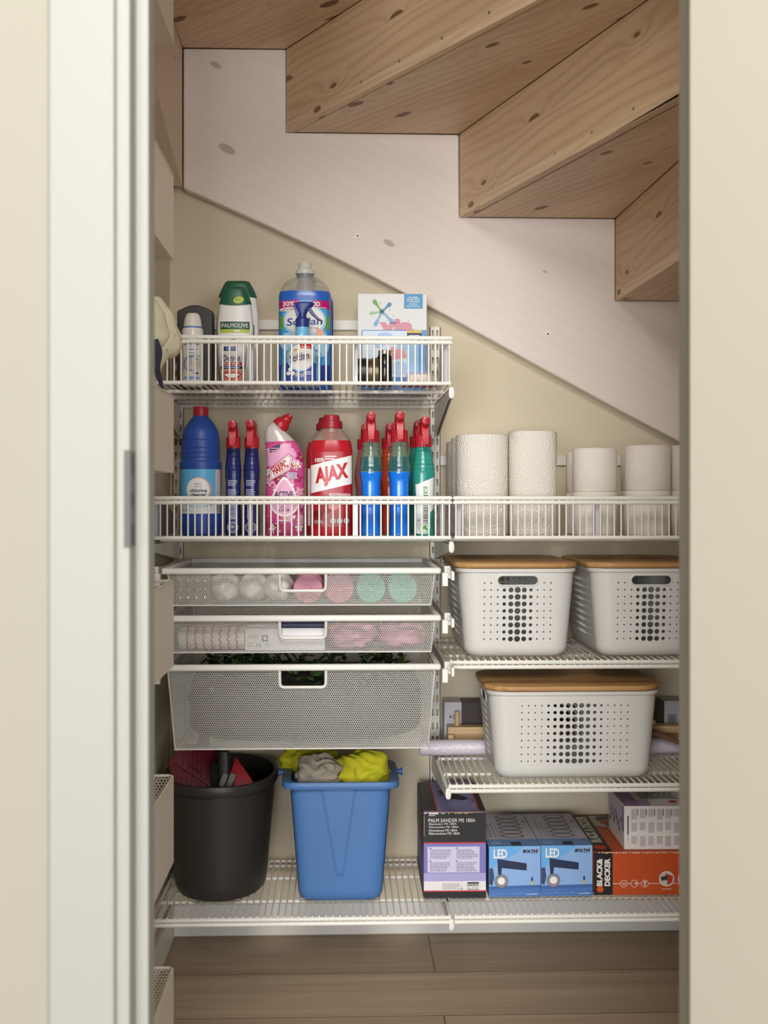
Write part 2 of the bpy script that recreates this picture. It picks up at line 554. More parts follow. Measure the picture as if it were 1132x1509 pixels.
# the door, swung open towards the viewer on the right
ang = math.radians(52)
dv = Vector((math.sin(ang), -math.cos(ang), 0)); nv = Vector((math.cos(ang), math.sin(ang), 0))
hx = pX(1015.5, 1.384)
Md = Matrix(((nv.x, dv.x, 0, hx), (nv.y, dv.y, 0, 1.384), (0, 0, 1, 0), (0, 0, 0, 1)))
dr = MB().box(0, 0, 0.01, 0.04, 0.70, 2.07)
o = dr.build('door_1', mat('#aca696', 0.55, vary=0.01), bevel=0.002); o.matrix_world = Md; o['kind'] = 'structure'  # door colour darkened with the hall paint, against the strong hall light
hm = MB()
for z in (0.25, 1.0, 1.8): hm.tube([(0.046, 0.004, z), (0.046, 0.004, z + 0.09)], 0.006, 10)
hm.build('door_hinge', mat('#9a968e', 0.3, metal=0.9), o)
# skirting
struct(MB().box(XL, D - 0.013, 0, XR, D, 0.075), 'baseboard_back', WHITE, bevel=0.002)
struct(MB().box(XL, 1.475, 0, XL + 0.013, D - 0.013, 0.075), 'baseboard_left', WHITE, bevel=0.002)

# ================================================================ staircase seen from below
PINE_A = pine('pine tread', '#e6ccae', '#c6a380', '#5d3822', seed=1.0, knots=0.72)
PINE_B = pine('pine riser', '#e0c3a0', '#bb9670', '#6b4327', seed=2.4, knots=0.75)
LIME = pine('limed pine', '#f0e4d9', '#e6d6c9', '#b4aca4', stave=0.11, ring=0.28, stain=0.12, seed=3.3, knots=0.66, rough=0.55)
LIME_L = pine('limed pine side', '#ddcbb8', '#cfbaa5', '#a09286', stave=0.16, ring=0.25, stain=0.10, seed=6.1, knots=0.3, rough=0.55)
SCREW = mat('#b9b4aa', 0.3, metal=0.8)
stairs = thing('staircase', 'knotty pine winder staircase seen from below with limed white stringer', 'staircase', (0.3, D, 1.5))
SO = Vector((0.3, D, 1.5))
YS = D - 0.04
def sp3(u, v, Y=YS):
    X = pX(u, Y); return X, pZ(v, X, Y)
def child_mb(mb, name, m, ang, org, bevel=0.0015):
    """mb is in world space; store it in a frame turned by ang about Z at org"""
    M = Matrix.Translation(org) @ Matrix.Rotation(ang, 4, 'Z'); Mi = M.inverted()
    mb.v = [tuple(Mi @ Vector(p)) for p in mb.v]
    o = mb.build(name, m, stairs, bevel=bevel); o.matrix_parent_inverse = Matrix.Translation(-SO); o.matrix_basis = M
    return o
# stringer on the back wall
outline = [(270, 277), (330, 303.5), (400, 335), (470, 368), (533, 399), (600, 434), (660, 466), (728, 503), (800, 543), (905, 600), (960, 629), (1013, 657), (1130, 720)]
top = [(1130, 443.5), (907, 443), (907, 322), (677, 320), (676.5, 198), (421.5, 195), (421.5, 72.5), (270, 71)]
st_poly = [sp3(u, v) for u, v in outline + top]
A = [sp3(421.5, 195), sp3(677, 320), sp3(907, 443)]
mb = MB().prism(st_poly, YS, D - 0.0005)
slope = math.atan2(sp3(905, 600)[1] - sp3(400, 335)[1], sp3(905, 600)[0] - sp3(400, 335)[0])
Ms = Matrix.Translation((0.3, YS, 1.5)) @ Matrix.Rotation(-slope, 4, 'Y'); Mi = Ms.inverted()
mb.v = [tuple(Mi @ Vector(p)) for p in mb.v]
so = mb.build('stringer', LIME, stairs, bevel=0.004, bseg=3); so.matrix_parent_inverse = Matrix.Translation(-SO); so.matrix_basis = Ms
for u, v in ((527, 348), (807.5, 492.5)):
    x, z = sp3(u, v)
    sc = MB().tube([(0, -0.003, 0), (0, 0.004, 0)], 0.0062, 20, m=mat('#f2f0ea', 0.4)); sc.tube([(0, -0.0036, 0), (0, -0.001, 0)], 0.0024, 12, m=mat('#3d3a36', 0.5))
    s_ = sc.build('screw_cap', None, so); s_.matrix_parent_inverse = (Ms).inverted(); s_.matrix_basis = Matrix.Translation((x, YS, z))
    s_['label'] = 'white screw cap'
# side stringer on the left wall
XS = -0.373
zb = 1.757
mb = MB()
yl = [(YS - 0.0005, 2.6), (YS - 0.0005, zb), (2.42, zb + 0.105), (1.48, zb + 0.37), (1.48, 2.6)]
vs = [(XL + 0.0005, y, z) for y, z in yl] + [(XS, y, z) for y, z in yl]
n = len(yl); mb.add(vs, [tuple(range(n)), tuple(reversed(range(n, 2 * n)))] + [(i, (i + 1) % n, (i + 1) % n + n, i + n) for i in range(n)])
child_mb(mb, 'stringer', LIME_L, PI / 2, (XL, 2.4, 2.0), bevel=0.003)
# risers and treads
ends = [(790, 0.0), (1013, 135.0), (1013, 375.0)]
lines_ = []
for (xa, za), (u2, v2) in zip(A, ends):
    xb, yb = fromZ(u2, v2, za)
    lines_.append((xa, za, (xb - xa) / (YS - yb)))          # x at YS, underside z, dx per metre towards the door
def lx(k, y):
    xa, za, s = lines_[k]; return xa + s * (YS - y)
YN = 1.49
ZT = [sp3(421.5, 72.5)[1], A[0][1], A[1][1], A[2][1]]
for k in range(3):
    xa, za, s = lines_[k]; ang = math.atan2(-1.0, s); ztop = ZT[k]
    f = [(lx(k, YS), YS - 0.0005), (lx(k, YN), YN)]
    nrm = Vector((1.0, s, 0)).normalized() * 0.022
    poly = [f[0], f[1], (f[1][0] + nrm.x, f[1][1]), (f[0][0] + nrm.x, f[0][1])]
    mb = MB().prismz(poly, za - 0.001, ztop)
    ro = child_mb(mb, 'riser', PINE_B, ang, ((f[0][0] + f[1][0]) / 2, (f[0][1] + f[1][1]) / 2, za))
    L = math.hypot(f[1][0] - f[0][0], f[1][1] - f[0][1])
    for j in range(7):
        t = 0.04 + 0.145 * j
        if t > L - 0.05: break
        px = f[0][0] + (f[1][0] - f[0][0]) * t / L; py = f[0][1] + (f[1][1] - f[0][1]) * t / L
        nn = Vector((-1.0, -s, 0)).normalized()
        sm = MB().tube([(-nn.x * 0.001, -nn.y * 0.001, 0), (nn.x * 0.0006, nn.y * 0.0006, 0)], 0.0034, 10)
        s_ = sm.build('screw', SCREW, ro); s_.matrix_parent_inverse = ro.matrix_basis.inverted(); s_.matrix_basis = Matrix.Translation((px, py, za + 0.022))
tw = XL + 0.0355
polys = [
    [(tw, YS - 0.0005), (lx(0, YS) - 0.0005, YS - 0.0005), (lx(0, YN) - 0.0005, YN), (tw, YN)],
    [(lx(0, YS) + 0.0225, YS - 0.0005), (lx(1, YS) - 0.0005, YS - 0.0005), (lx(1, YN) - 0.0005, YN), (lx(0, YN) + 0.0225, YN)],
    [(lx(1, YS) + 0.0225, YS - 0.0005), (lx(2, YS) - 0.0005, YS - 0.0005), (lx(2, YN) - 0.0005, YN), (lx(1, YN) + 0.0225, YN)],
    [(lx(2, YS) + 0.0225, YS - 0.0005), (XR - 0.001, YS - 0.0005), (XR - 0.001, YN), (lx(2, YN) + 0.0225, YN)]]
tang = [-0.80, -0.90, -1.12, -1.45]
for k, poly in enumerate(polys):
    mb = MB().prismz(poly, ZT[k] + (0.0 if k else 0.0), ZT[k] + 0.04)
    cxy = sum((Vector(p) for p in poly), Vector((0, 0))) / 4
    child_mb(mb, 'tread', PINE_A, tang[k], (cxy.x, cxy.y, ZT[k]))
# upper storey closed off above the treads
# ================================================================ wall uprights and hang tracks
YW = D - 0.0005
F = 2.447                        # front edge of the shelves
STX = (-0.386, 0.2187, 0.823)
def slotted(mb, x0, x1, z0, z1, y, t=0.0015, m=None):
    """face plate with two columns of slots, real openings"""
    pitch = 0.032; w = (x1 - x0)
    n = int((z1 - z0) / pitch)
    cols = [x0, x0 + w * 0.20, x0 + w * 0.38, x0 + w * 0.62, x0 + w * 0.80, x1]
    for j in range(n):
        zb = z1 - (j + 1) * pitch; zs0, zs1 = zb + 0.008, zb + 0.024
        mb.box(x0, y, zb, x1, y + t, zs0, m); mb.box(x0, y, zs1, x1, y + t, zb + pitch, m)
        for a, b in ((0, 1), (2, 3), (4, 5)): mb.box(cols[a], y, zs0, cols[b], y + t, zs1, m)
    if z1 - n * pitch > z0: mb.box(x0, y, z0, x1, y + t, z1 - n * pitch, m)
def upright(x, z0, z1, label):
    t = thing('shelf_upright', label, 'upright', (x, D, z0), group='slotted wall uprights')
    mb = MB(); h = z1 - z0; yf = -0.0165
    slotted(mb, -0.0125, 0.0125, 0, h, yf)
    mb.box(-0.0125, yf, 0, -0.011, -0.0005, h); mb.box(0.011, yf, 0, 0.0125, -0.0005, h)
    mb.build('channel', WIRE, t)
    return t
upright(STX[0], 0.10, 1.435, 'white slotted wall upright in the left corner behind the blue chlorine bottle')
upright(STX[1], 0.10, 1.437, 'white slotted wall upright standing between the drawers and the white baskets')
upright(STX[2], 0.10, 1.118, 'white slotted wall upright at the right edge of the doorway opening')
def track(x0, x1, z, label):
    mb = MB()
    mb.box(x0, -0.009, -0.011, x1, -0.0005, -0.008); mb.box(x0, -0.009, 0.008, x1, -0.0005, 0.011)
    mb.box(x0, -0.009, -0.008, x1, -0.006, 0.008)
    o = mb.build('hang_track', WIRE, loc=(0, D, z)); return tag(o, label, 'track')
track(-0.40, 0.10, 1.441, 'white horizontal hang track on the wall behind the topmost shelf')
track(0.232, 0.80, 1.121, 'white horizontal hang track on the wall behind the paper rolls')

# ================================================================ wire shelves
RODR, WR, PITCH = 0.0031, 0.00175, 0.01415
BACK = D - 0.022
def wires(x0, x1, z, lip, down):
    """cross wires: down at the back, across, then up the front lip or bent down"""
    mb = MB(); n = int(round((x1 - x0) / PITCH))
    for i in range(n + 1):
        x = x0 + 0.003 + (x1 - x0 - 0.006) * i / n
        pts = [(x, BACK, z - 0.012), (x, BACK, z + 0.001), (x, F + .0012, z + 0.001)]
        if lip: pts = [(x, BACK, z - 0.012), (x, BACK, z + 0.001), (x, F + 0.006, z + 0.001), (x, F + .0008, z + 0.004), (x, F + .0008, z + lip)]
        else: pts.append((x, F + .0008, z - down))
        mb.tube(pts, WR, 6)
    return mb
def bracket(root, x, z, big=0.05):
    """side plate from the upright to the front edge with a rounded end cap; x,z local to root"""
    mb = MB()
    yb, yf = D - 0.013, F - 0.002
    prof = [(yb, z - 0.006), (yb, z - 0.006 - big), (yb - 0.03, z - 0.006 - big), (yf + 0.05, z - 0.026), (yf, z - 0.022), (yf, z - 0.004), (yf + 0.02, z - 0.005)]
    for dx in (-0.0045, 0.0025):
        vs = [(x + dx, y, zz) for y, zz in prof] + [(x + dx + 0.002, y, zz) for y, zz in prof]; n = len(prof)
        mb.add(vs, [tuple(range(n)), tuple(reversed(range(n, 2 * n)))] + [(i, (i + 1) % n, (i + 1) % n + n, i + n) for i in range(n)])
    mb.box(x - 0.0045, yf + 0.02, z - 0.0075, x + 0.0045, yb, z - 0.0055)
    b = mb.build('bracket', WIRE, root)
    cap = MB(); cap.rings([sring((yy, a, c, 2.6), 16) for yy, a, c in ((-0.004, 0.003, 0.008), (-0.003, 0.0055, 0.0115), (0.012, 0.0055, 0.0115))],
                          M=Matrix.Translation((x, yf, z - 0.013)) @ Matrix.Rotation(-PI / 2, 4, 'X'))
    cap.build('end_cap', WHITE, b)
    return b
def shelf(name, label, x0, x1, z, lip=0.0, br=(True, True), big=0.05):
    """z: top of the deck wires"""
    r = thing(name, label, 'shelf', (0, 0, z), group='white wire shelves')
    zc = -WR - 0.001
    wires(x0, x1, zc, lip, 0.0165).build('wire_deck', WIRE, r)
    rods = [(F, zc - RODR), (F + 0.115, zc - RODR - WR), (F + 0.27, zc - RODR - WR), (BACK, zc - 0.012 - RODR)]
    mb = MB()
    for y, zz in rods[1:]: mb.tube([(x0, y, zz - .0008), (x1, y, zz - .0008)], .0039, 8)
    mb.tube([(x0, BACK + 0.002, zc - RODR - WR), (x1, BACK + 0.002, zc - RODR - WR)], RODR, 8)
    mb.build('support_rod', WIRE, r)
    mb = MB()
    fr = [F] if lip else [F]
    if lip:
        mb.tube([(x0, F, zc + 0.002), (x1, F, zc + 0.002)], 0.0041, 10)
        for zz in (lip - 0.0085, lip + 0.0008): mb.tube([(x0, F, zc + zz), (x1, F, zc + zz)], 0.0041, 10)
    else:
        for zz in (-0.0035, -0.0131): mb.tube([(x0, F, zc + zz), (x1, F, zc + zz)], 0.0042, 10)
    mb.build('front_rail', WIRE, r)
    if lip:
        mb = MB()
        for x in (x0, x1):
            for zz in (lip - 0.0085, lip + 0.0008):
                mb.tube([(x, F, zc + zz), (x, F + 0.012, zc + zz)], RODR, 8)
        mb.build('corner_end', WIRE, r)
    for k, x in enumerate((x0 - 0.002 if not br[1] else x0, x1)):
        if br[k]: bracket(r, x + (0.001 if k else -0.001), zc - 0.004, big)
    return r
ZS1, ZS2, ZS3, ZS4, ZS5 = 1.2650, 0.9515, 0.7030, 0.4510, 0.1850
LX0, LX1, RX0, RX1 = -0.3845, 0.2200, 0.2274, 0.826
shelf('wire_shelf', 'topmost white wire shelf with raised lip, holding toiletries and the detergent boxes', LX0, LX1, ZS1, 0.0935, (True, True), 0.075)
shelf('wire_shelf', 'white wire shelf with raised lip under the cleaning sprays', LX0, LX1, ZS2, 0.082, (True, True))
shelf('wire_shelf', 'white wire shelf with raised lip under the paper towels and toilet rolls', RX0, RX1, ZS2, 0.082, (False, True))
shelf('wire_shelf', 'flat white wire shelf under the pair of lidded white baskets', RX0 - 0.0095, RX1, ZS3, 0, (True, True))
shelf('wire_shelf', 'flat white wire shelf under the wide lidded white basket', RX0 - 0.012, RX1, ZS4, 0, (True, True))
shelf('wire_shelf', 'bottom white wire shelf under the black bucket and the blue bin', LX0, LX1, ZS5, 0, (True, True))
shelf('wire_shelf', 'bottom white wire shelf under the tool and lamp boxes', RX0, RX1, ZS5, 0, (False, True))

# clear plastic shelf dividers
ACR = mat('#c9c8cf', 0.12, alpha=0.42, vary=0.0)
ACR_P = mat('#cfa9b4', 0.14, alpha=0.5, vary=0.0)
ACR_G = mat('#77727c', 0.25, alpha=0.72, vary=0.0)
def divider(u, z, h, label, m=ACR, lean=0.0, group='clear shelf dividers'):
    x = pX(u, F + 0.02)
    t = thing('shelf_divider', label, 'divider', (x, F + 0.022, z + 0.0012), group=group)
    mb = MB()
    prof = [(0.0, 0.0), (0.27, 0.0), (0.27, h * 0.45), (0.10, h * 0.98), (0.0, h)]
    vs = [(-0.0012, y, zz) for y, zz in prof] + [(0.0012, y, zz) for y, zz in prof]; n = 5
    mb.add(vs, [tuple(range(n)), tuple(reversed(range(n, 2 * n)))] + [(i, (i + 1) % n, (i + 1) % n + n, i + n) for i in range(n)])
    mb.build('panel', m, t)
    e = MB().box(-0.0045, -0.004, 0.0, 0.0045, -0.0002, h); e.build('front_flange', mat('#dcdae0', 0.08, alpha=0.6, vary=0.0, spec=0.9), t)
    return t
divider(370, ZS1, 0.086, 'clear plastic divider on the topmost shelf beside the white toothpaste tube')
divider(524, ZS1, 0.086, 'clear plastic divider on the topmost shelf left of the shoe polish tins')
divider(657, ZS1, 0.086, 'clear plastic divider at the right end of the topmost shelf')
divider(231, ZS2, 0.076, 'grey tinted plastic divider left of the blue chlorine bottle', ACR_G)
divider(369, ZS2, 0.076, 'pink tinted plastic divider between the navy sprays and the pink angled bottle', ACR_P)
divider(524, ZS2, 0.076, 'clear plastic divider between the red bottle and the blue spray bottles')
divider(652, ZS2, 0.076, 'clear plastic divider right of the teal spray bottles')
divider(676, ZS2, 0.076, 'clear plastic divider against the leftmost paper towel roll')
divider(881, ZS2, 0.076, 'clear plastic divider in front of the toilet rolls')

# ================================================================ mesh drawers
MESHC = mat('#cfcdc5', 0.4, vary=0.0)
DF = 2.385                       # drawer front
RUN = mat('#e4e2da', 0.35)
def drawer(label, zt, zb, vhandle, taper):
    """zt top of the rim, zb bottom"""
    x0, x1 = pX(238, DF), pX(650, DF); yb = DF + 0.405
    r = thing('mesh_drawer', label, 'drawer', (0, 0, zb), group='white mesh drawers')
    h = zt - zb; tb = taper; zr = h - 0.0125
    # rim frame: rectangular bars with rounded corners
    mb = MB()
    mb.box(x0, DF - 0.004, zr, x1, DF + 0.012, h); mb.box(x0, yb - 0.012, zr, x1, yb, h)
    mb.box(x0, DF + 0.012, zr, x0 + 0.012, yb - 0.012, h); mb.box(x1 - 0.012, DF + 0.012, zr, x1, yb - 0.012, h)
    mb.build('rim', RUN, r, bevel=0.004, bseg=3)
    xa0, xa1 = x0 + 0.012, x1 - 0.012
    def frontfn(s, t):
        k = 1 - t / zr; return (s + (0.5 * (xa0 + xa1) - s) * 2 * tb / (xa1 - xa0) * k, DF + 0.004 + 0.02 * k, t)
    def backfn(s, t):
        k = 1 - t / zr; return (s + (0.5 * (xa0 + xa1) - s) * 2 * tb / (xa1 - xa0) * k, yb - 0.006 - 0.015 * k, t)
    def sidefn(sgn):
        def fn(s, t):
            k = 1 - t / zr; x = (xa0 + tb * k) if sgn < 0 else (xa1 - tb * k)
            return (x, DF + 0.006 + s * (yb - DF - 0.014), t)
        return fn
    hx0, hx1 = pX(412, DF), pX(480.5, DF); hh = 0.0335
    skip = lambda sx, tz: hx0 < sx < hx1 and tz > zr - hh
    P = 0.0042
    mb = MB()
    perforated(mb, xa0, xa1, 0.0, zr, P, frontfn, skip=skip, hole=0.77)
    perforated(mb, xa0, xa1, 0.0, zr, P * 1.5, backfn, hole=.76)
    for sg in (-1, 1):
        f_ = sidefn(sg)
        perforated(mb, 0, (yb - DF - 0.014), 0, zr, P * 1.3, lambda s, t, f_=f_: f_(s / (yb - DF - 0.014), t), hole=.76)
    perforated(mb, xa0 + tb, xa1 - tb, 0.0, yb - DF - 0.045, P * 1.3, lambda s, t: (s, DF + 0.024 + t, 0.0), hole=.76)
    ms = mb.build('mesh_basket', MESHC, r, smooth=0)
    ed = MB()
    c = [frontfn(xa0, 0), frontfn(xa1, 0), backfn(xa1, 0), backfn(xa0, 0)]
    ed.tube(c, 0.0016, 6, closed=True)
    for a, b in ((frontfn(xa0, 0), frontfn(xa0, zr)), (frontfn(xa1, 0), frontfn(xa1, zr)), (backfn(xa1, 0), backfn(xa1, zr)), (backfn(xa0, 0), backfn(xa0, zr))): ed.tube([a, b], 0.0016, 6)
    ed.build('seam', MESHC, ms)
    # handle: the U-shaped wire round the cut-out
    hd = MB(); p = []
    rr = 0.008
    def hp(x, z): q = frontfn(x, z); return (q[0], q[1] - 0.002, q[2])
    p = [hp(hx0, zr + 0.004), hp(hx0, zr - hh + rr)]
    for k in range(1, 5): p.append(hp(hx0 + rr - rr * math.cos(k * PI / 8), zr - hh + rr - rr * math.sin(k * PI / 8)))
    for k in range(0, 4): p.append(hp(hx1 - rr + rr * math.sin(k * PI / 8), zr - hh + rr - rr * math.cos(k * PI / 8)))
    p += [hp(hx1, zr - hh + rr), hp(hx1, zr + 0.004)]
    hd.tube(p, 0.0031, 8); hd.build('handle', RUN, r)
    return r, x0, x1, yb, h
def runner(x, z, side, label):
    """the angled side rail a drawer slides on"""
    t = thing('drawer_runner', label, 'runner', (x, DF, z), group='drawer runners')
    mb = MB(); L = D - 0.017 - DF
    mb.box(-0.001, 0.03, -0.010, 0.001, L, 0.004); mb.box(-0.001 if side > 0 else -0.0028, 0.03, -0.012, 0.0028 if side > 0 else 0.001, L, -0.010)
    mb.build('rail', RUN, t)
    cl = MB(); s = side
    for a in ((-0.004, 0.012, -0.016, 0.008, 0.032, 0.008), (0.0085, -0.002, -0.019, 0.0145, 0.034, -0.002)):
        cl.box(min(s * a[0], s * a[3]), a[1], a[2], max(s * a[0], s * a[3]), a[4], a[5])
    cl.box(min(-s * 0.010, s * 0.001), -0.010, -0.030, max(-s * 0.010, s * 0.001), 0.012, -0.004)
    cl.tube([(-s * 0.004, -0.006, -0.004), (s * 0.0, -0.008, 0.004), (s * 0.005, -0.004, 0.0045), (s * 0.009, 0.004, -0.003)], 0.0022, 8)
    cl.build('stop_clip', WHITE, t, bevel=0.0012)
    br = MB().box(-0.003, L - 0.02, -0.05, 0.003, L, 0.0); br.build('hook_plate', RUN, t)
    return t
dz = [0.8935, 0.8000, 0.7030]
DB = [0.8180, 0.7245, 0.5320]
zc_ = dep(0, DF)
DR = []
for (zt, zb, lab, tp, tall) in ((dz[0], DB[0], 'shallow white mesh drawer with pastel paper rolls, topmost of three', 0.0065, 0),
                           (dz[1], DB[1], 'shallow white mesh drawer between the topmost and the deep drawer', 0.0065, 0),
                           (dz[2], DB[2], 'deep white mesh drawer with dark bag and foliage, lowest of three', 0.0115, 1)):
    DR.append(drawer(lab, zt, zb, 0, tp))
xr = DR[0][2] + 0.012; xl = DR[0][1] - 0.012
for k, nm in enumerate(('topmost', 'middle', 'deep')):
    runner(xr, dz[k] - 0.006, 1, 'white metal runner with clip on the right of the %s mesh drawer' % nm)
    runner(xl, dz[k] - 0.006, -1, 'white metal runner on the left of the %s mesh drawer' % nm)

# ================================================================ baskets hung on the left wall
def hang_basket(label, vt, vb, ylen=0.40, XL=XL):
    xf = -0.310; yf = 2.227; d = dep(xf, yf)
    zt = H + (CY - vt) * d / FPX; zb = H + (CY - vb) * d / FPX; h = zt - zb
    r = thing('hanging_basket', label, 'basket', (XL, yf - ylen / 2, zb), group='mesh baskets hung on the left wall')
    w = xf - XL; y0, y1 = -ylen / 2, ylen / 2
    mb = MB()
    mb.box(w - 0.002, y0, 0.0, w, y1, h - 0.001); mb.box(0.003, y0, 0.0, w - 0.0021, y1, 0.002)
    pan = mb.build('front_panel', mat('#efe5d2', 0.55), r)
    mb = MB(); P = 0.0062
    for yy in (y0 + 0.001, y1 - 0.001): perforated(mb, 0.003, w - 0.002, 0.002, h, P, lambda s, t, yy=yy: (s, yy, t), hole=0.7)
    perforated(mb, y0, y1, 0.002, h, P, lambda s, t: (0.004, s, t), hole=0.7)
    mb.build('mesh_side', mat('#d6cdb9', 0.5, vary=0), r, smooth=0)
    rim = MB(); z = h; c = 0.008
    pts = [(0.003, y0), (w - c, y0), (w - 0.001, y0 + c), (w - 0.001, y1 - c), (w - c, y1), (0.003, y1)]
    rim.tube([(x, y, z) for x, y in pts], 0.0026, 8, closed=True); rim.build('rim', mat('#e0d9c9', 0.45), r)
    hk = MB()
    for yy in (y0 + 0.06, y1 - 0.06): hk.box(0.0005, yy - 0.008, h - 0.03, 0.003, yy + 0.008, h + 0.02)
    hk.build('hook', MESHC, r)
    return r, zb, zt
HB = []
for lab, vt, vb in (('cream hanging basket on the left wall level with the stair treads, topmost of its column', -70, 66),
                    ('cream hanging basket on the left wall beside the limed stringer', 260, 384),
                    ('cream hanging basket on the left wall with a cloth glove sticking out', 585, 697),
                    ('cream hanging basket on the left wall in front of the mesh drawers', 856, 981),
                    ('cream hanging basket on the left wall in front of the black bucket', 1143, 1270),
                    ('cream hanging basket close above the floor, lowest of its column', 1426, 1552)):
    HB.append(hang_basket(lab, vt, vb, XL=XS + .0006 if vt < 0 else XL))
# ================================================================ bottles and boxes on the topmost shelf
def place(u, Y, z): return (pX(u, Y), Y, z + 0.0006)
INK = mat('#27345f', 0.5, vary=0.0); BLACK = mat('#1d1c1b', 0.5, vary=0.0); PAPER = mat('#efece4', 0.5, vary=0.0)
NAVY = mat('#1b2560', 0.35, vary=0.0); RED = mat('#c01f2c', 0.4, vary=0.0)

def part_loft(root, name, secs, m, seg=48, smooth=40): return MB().loft(secs, seg).build(name, m, root, smooth=smooth)

# dark grey flat flask
Y = 2.67; s = mpp(-0.3, Y)
t = thing('cosmetic_flask', 'dark grey flat flask with peaked top behind the white spray can', 'bottle', place(289, Y, ZS1))
hw = 26 * s; hh = pZ(452, -0.3, Y) - ZS1; h1 = hh - 9 * s
prof = [(-hw, 0.0), (hw, 0.0), (hw, h1 - 0.004)] + [(hw * (1 - k / 6), h1 + (hh - h1) * math.sin(PI / 2 * k / 6) ** 1.1) for k in range(7)] + [(-hw * k / 6, h1 + (hh - h1) * math.sin(PI / 2 * (1 - k / 6)) ** 1.1) for k in range(1, 7)] + [(-hw, h1 - 0.004)]
MB().prism(prof, -0.022, 0.022).build('body', mat('#3b3a36', 0.42), t, bevel=0.003, bseg=3)

# white spray can
Y = 2.545; s = mpp(-0.3, Y); r = 15.5 * s; h = pZ(485, -0.3, Y) - ZS1
t = thing('deodorant_can', 'white deodorant spray can with pale blue swirl and cream domed cap', 'spray can', place(284, Y, ZS1))
secs = [(0.0, r * 0.93, r * 0.93, 2), (0.003, r, r, 2), (h - 0.004, r, r, 2), (h, r * 0.93, r * 0.93, 2)]
part_loft(t, 'can', secs, mat('#e4e0d6', 0.3))
MB().lathe([(r * 0.88, h), (r * 0.88, h + 0.0035)], 40).build('collar_ring', mat('#5b78bb', 0.4), t)
MB().lathe(spline([(r * 0.86, h + 0.0035), (r * 0.82, h + 0.012), (r * 0.74, h + 0.022), (r * 0.58, h + 0.030), (r * 0.46, h + 0.0318), (r * 0.1, h + 0.0322)], 4), 36).build('cap', mat('#e6e1d6', 0.45), t)
p = Print(); bl = mat('#7fa3d8', 0.4, vary=0.0)
zt = pZ(497, -0.3, Y) - ZS1
p.text('Dove', 0, zt - 0.012, 0.030, 0.013, NAVY, 1, shear=0.15)
p.rect(-0.012, zt - 0.030, 0.012, zt - 0.0275, bl, 1).rect(-0.005, zt - 0.036, 0.01, zt - 0.0345, bl, 1)
p.ring(0.0, 0.046, 0.017, 0.016, 0.0028, bl, 1, a0=0.6, a1=5.2, n=40)
p.ring(0.006, 0.052, 0.02, 0.012, 0.0015, bl, 1, a0=0.9, a1=3.4, n=30)
p.rect(-0.016, 0.014, 0.016, 0.019, bl, 1).rect(0.004, 0.024, 0.014, 0.028, NAVY, 1)
p.build('printed_label', on_loft(secs), t, cut=0.004)

# two shower gel bottles
def shower_gel(u, Y, label, hw_px, vtop, front):
    s = mpp(-0.2, Y); a = hw_px * s; h = pZ(vtop, -0.2, Y) - ZS1
    t = thing('shower_gel', label, 'bottle', place(u, Y, ZS1), group='white shower gel bottles with green caps')
    zc = h - (24.5 if front else 23.5) * s
    secs = spline([(0.0, a * 0.70, 0.019, 2.6), (0.0, a * 0.70, 0.019, 2.6), (0.02, a * 0.80, 0.021, 2.6), (0.07, a * 0.97, 0.022, 2.6), (zc * 0.72, a, 0.022, 2.6), (zc, a * 0.87, 0.0205, 2.6)], 4)
    part_loft(t, 'body', secs, mat('#ece9e2', 0.35))
    GRN = mat('#1f5a41', 0.38)
    cap = spline([(zc - 0.0015, a * 0.89, 0.021, 2.6), (zc + 0.002, a * 0.89, 0.0215, 2.6), (zc + (h - zc) * 0.6, a * 0.72, 0.020, 2.8), (h - 0.004, a * 0.60, 0.018, 3.0), (h, a * 0.54, 0.014, 3.0)], 4)
    c = part_loft(t, 'flip_cap', cap, GRN)
    lp = MB(); lp.loft([(h - 0.022, a * 0.3, 0.002, 2.2, 0.001, -0.0195), (h - 0.019, a * 0.26, 0.003, 2.2, 0.001, -0.0192)], 24)
    p = Print(); lime = mat('#b7c63e', 0.45, vary=0.0)
    if front:
        # scalloped lower edge of the cap
        pts = [(a * 0.87 * math.cos(PI + PI * k / 14), zc + 0.001 - 0.007 * math.sin(PI * k / 14)) for k in range(15)]
        p2 = Print(); p2.poly(pts, mat('#1f5a41', 0.38), 1); p2.build('cap_skirt', on_loft(secs), t, cut=0.005)
        p.oval(a * 0.22, zc + 0.006, 0.0115, 0.0072, lime, 2, rot=0.25).text('eco', a * 0.18, zc + 0.0068, 0.011, 0.0035, GRN, 3)
        p.build('cap_badge', on_loft(sorted(secs + cap, key=lambda q: q[0])), c, cut=0.004)
        p = Print(); zl = pZ(476.5, -0.2, Y) - ZS1
        p.rect(-a * 0.80, zl - 0.0165, a * 0.82, zl, mat('#22573a', 0.4, vary=0.0), 1).rect(-a * 0.80, zl - 0.024, a * 0.82, zl - 0.0165, lime, 1)
        p.text('PALMOLIVE', 0.0005, zl - 0.0083, a * 1.46, 0.0088, PAPER, 2, bold=0.0)
        p.rect(-a * 0.05, zl - 0.0215, a * 0.3, zl - 0.0185, PAPER, 2)
        p.rect(-a * 0.6, 0.05, a * 0.6, 0.075, mat('#c9d4a0', 0.5, vary=0.0), 1)
    else:
        p.rect(-a * 0.8, h * 0.5, a * 0.8, h * 0.6, mat('#22573a', 0.4, vary=0.0), 1)
    p.build('printed_label', on_loft(secs), t, cut=0.005)
shower_gel(347, 2.622, 'white shower gel bottle with green cap and lettered band, front one of the pair', 26.5, 424.5, True)
shower_gel(350.5, 2.685, 'taller white shower gel bottle with green cap, standing behind its twin', 31.5, 416, False)

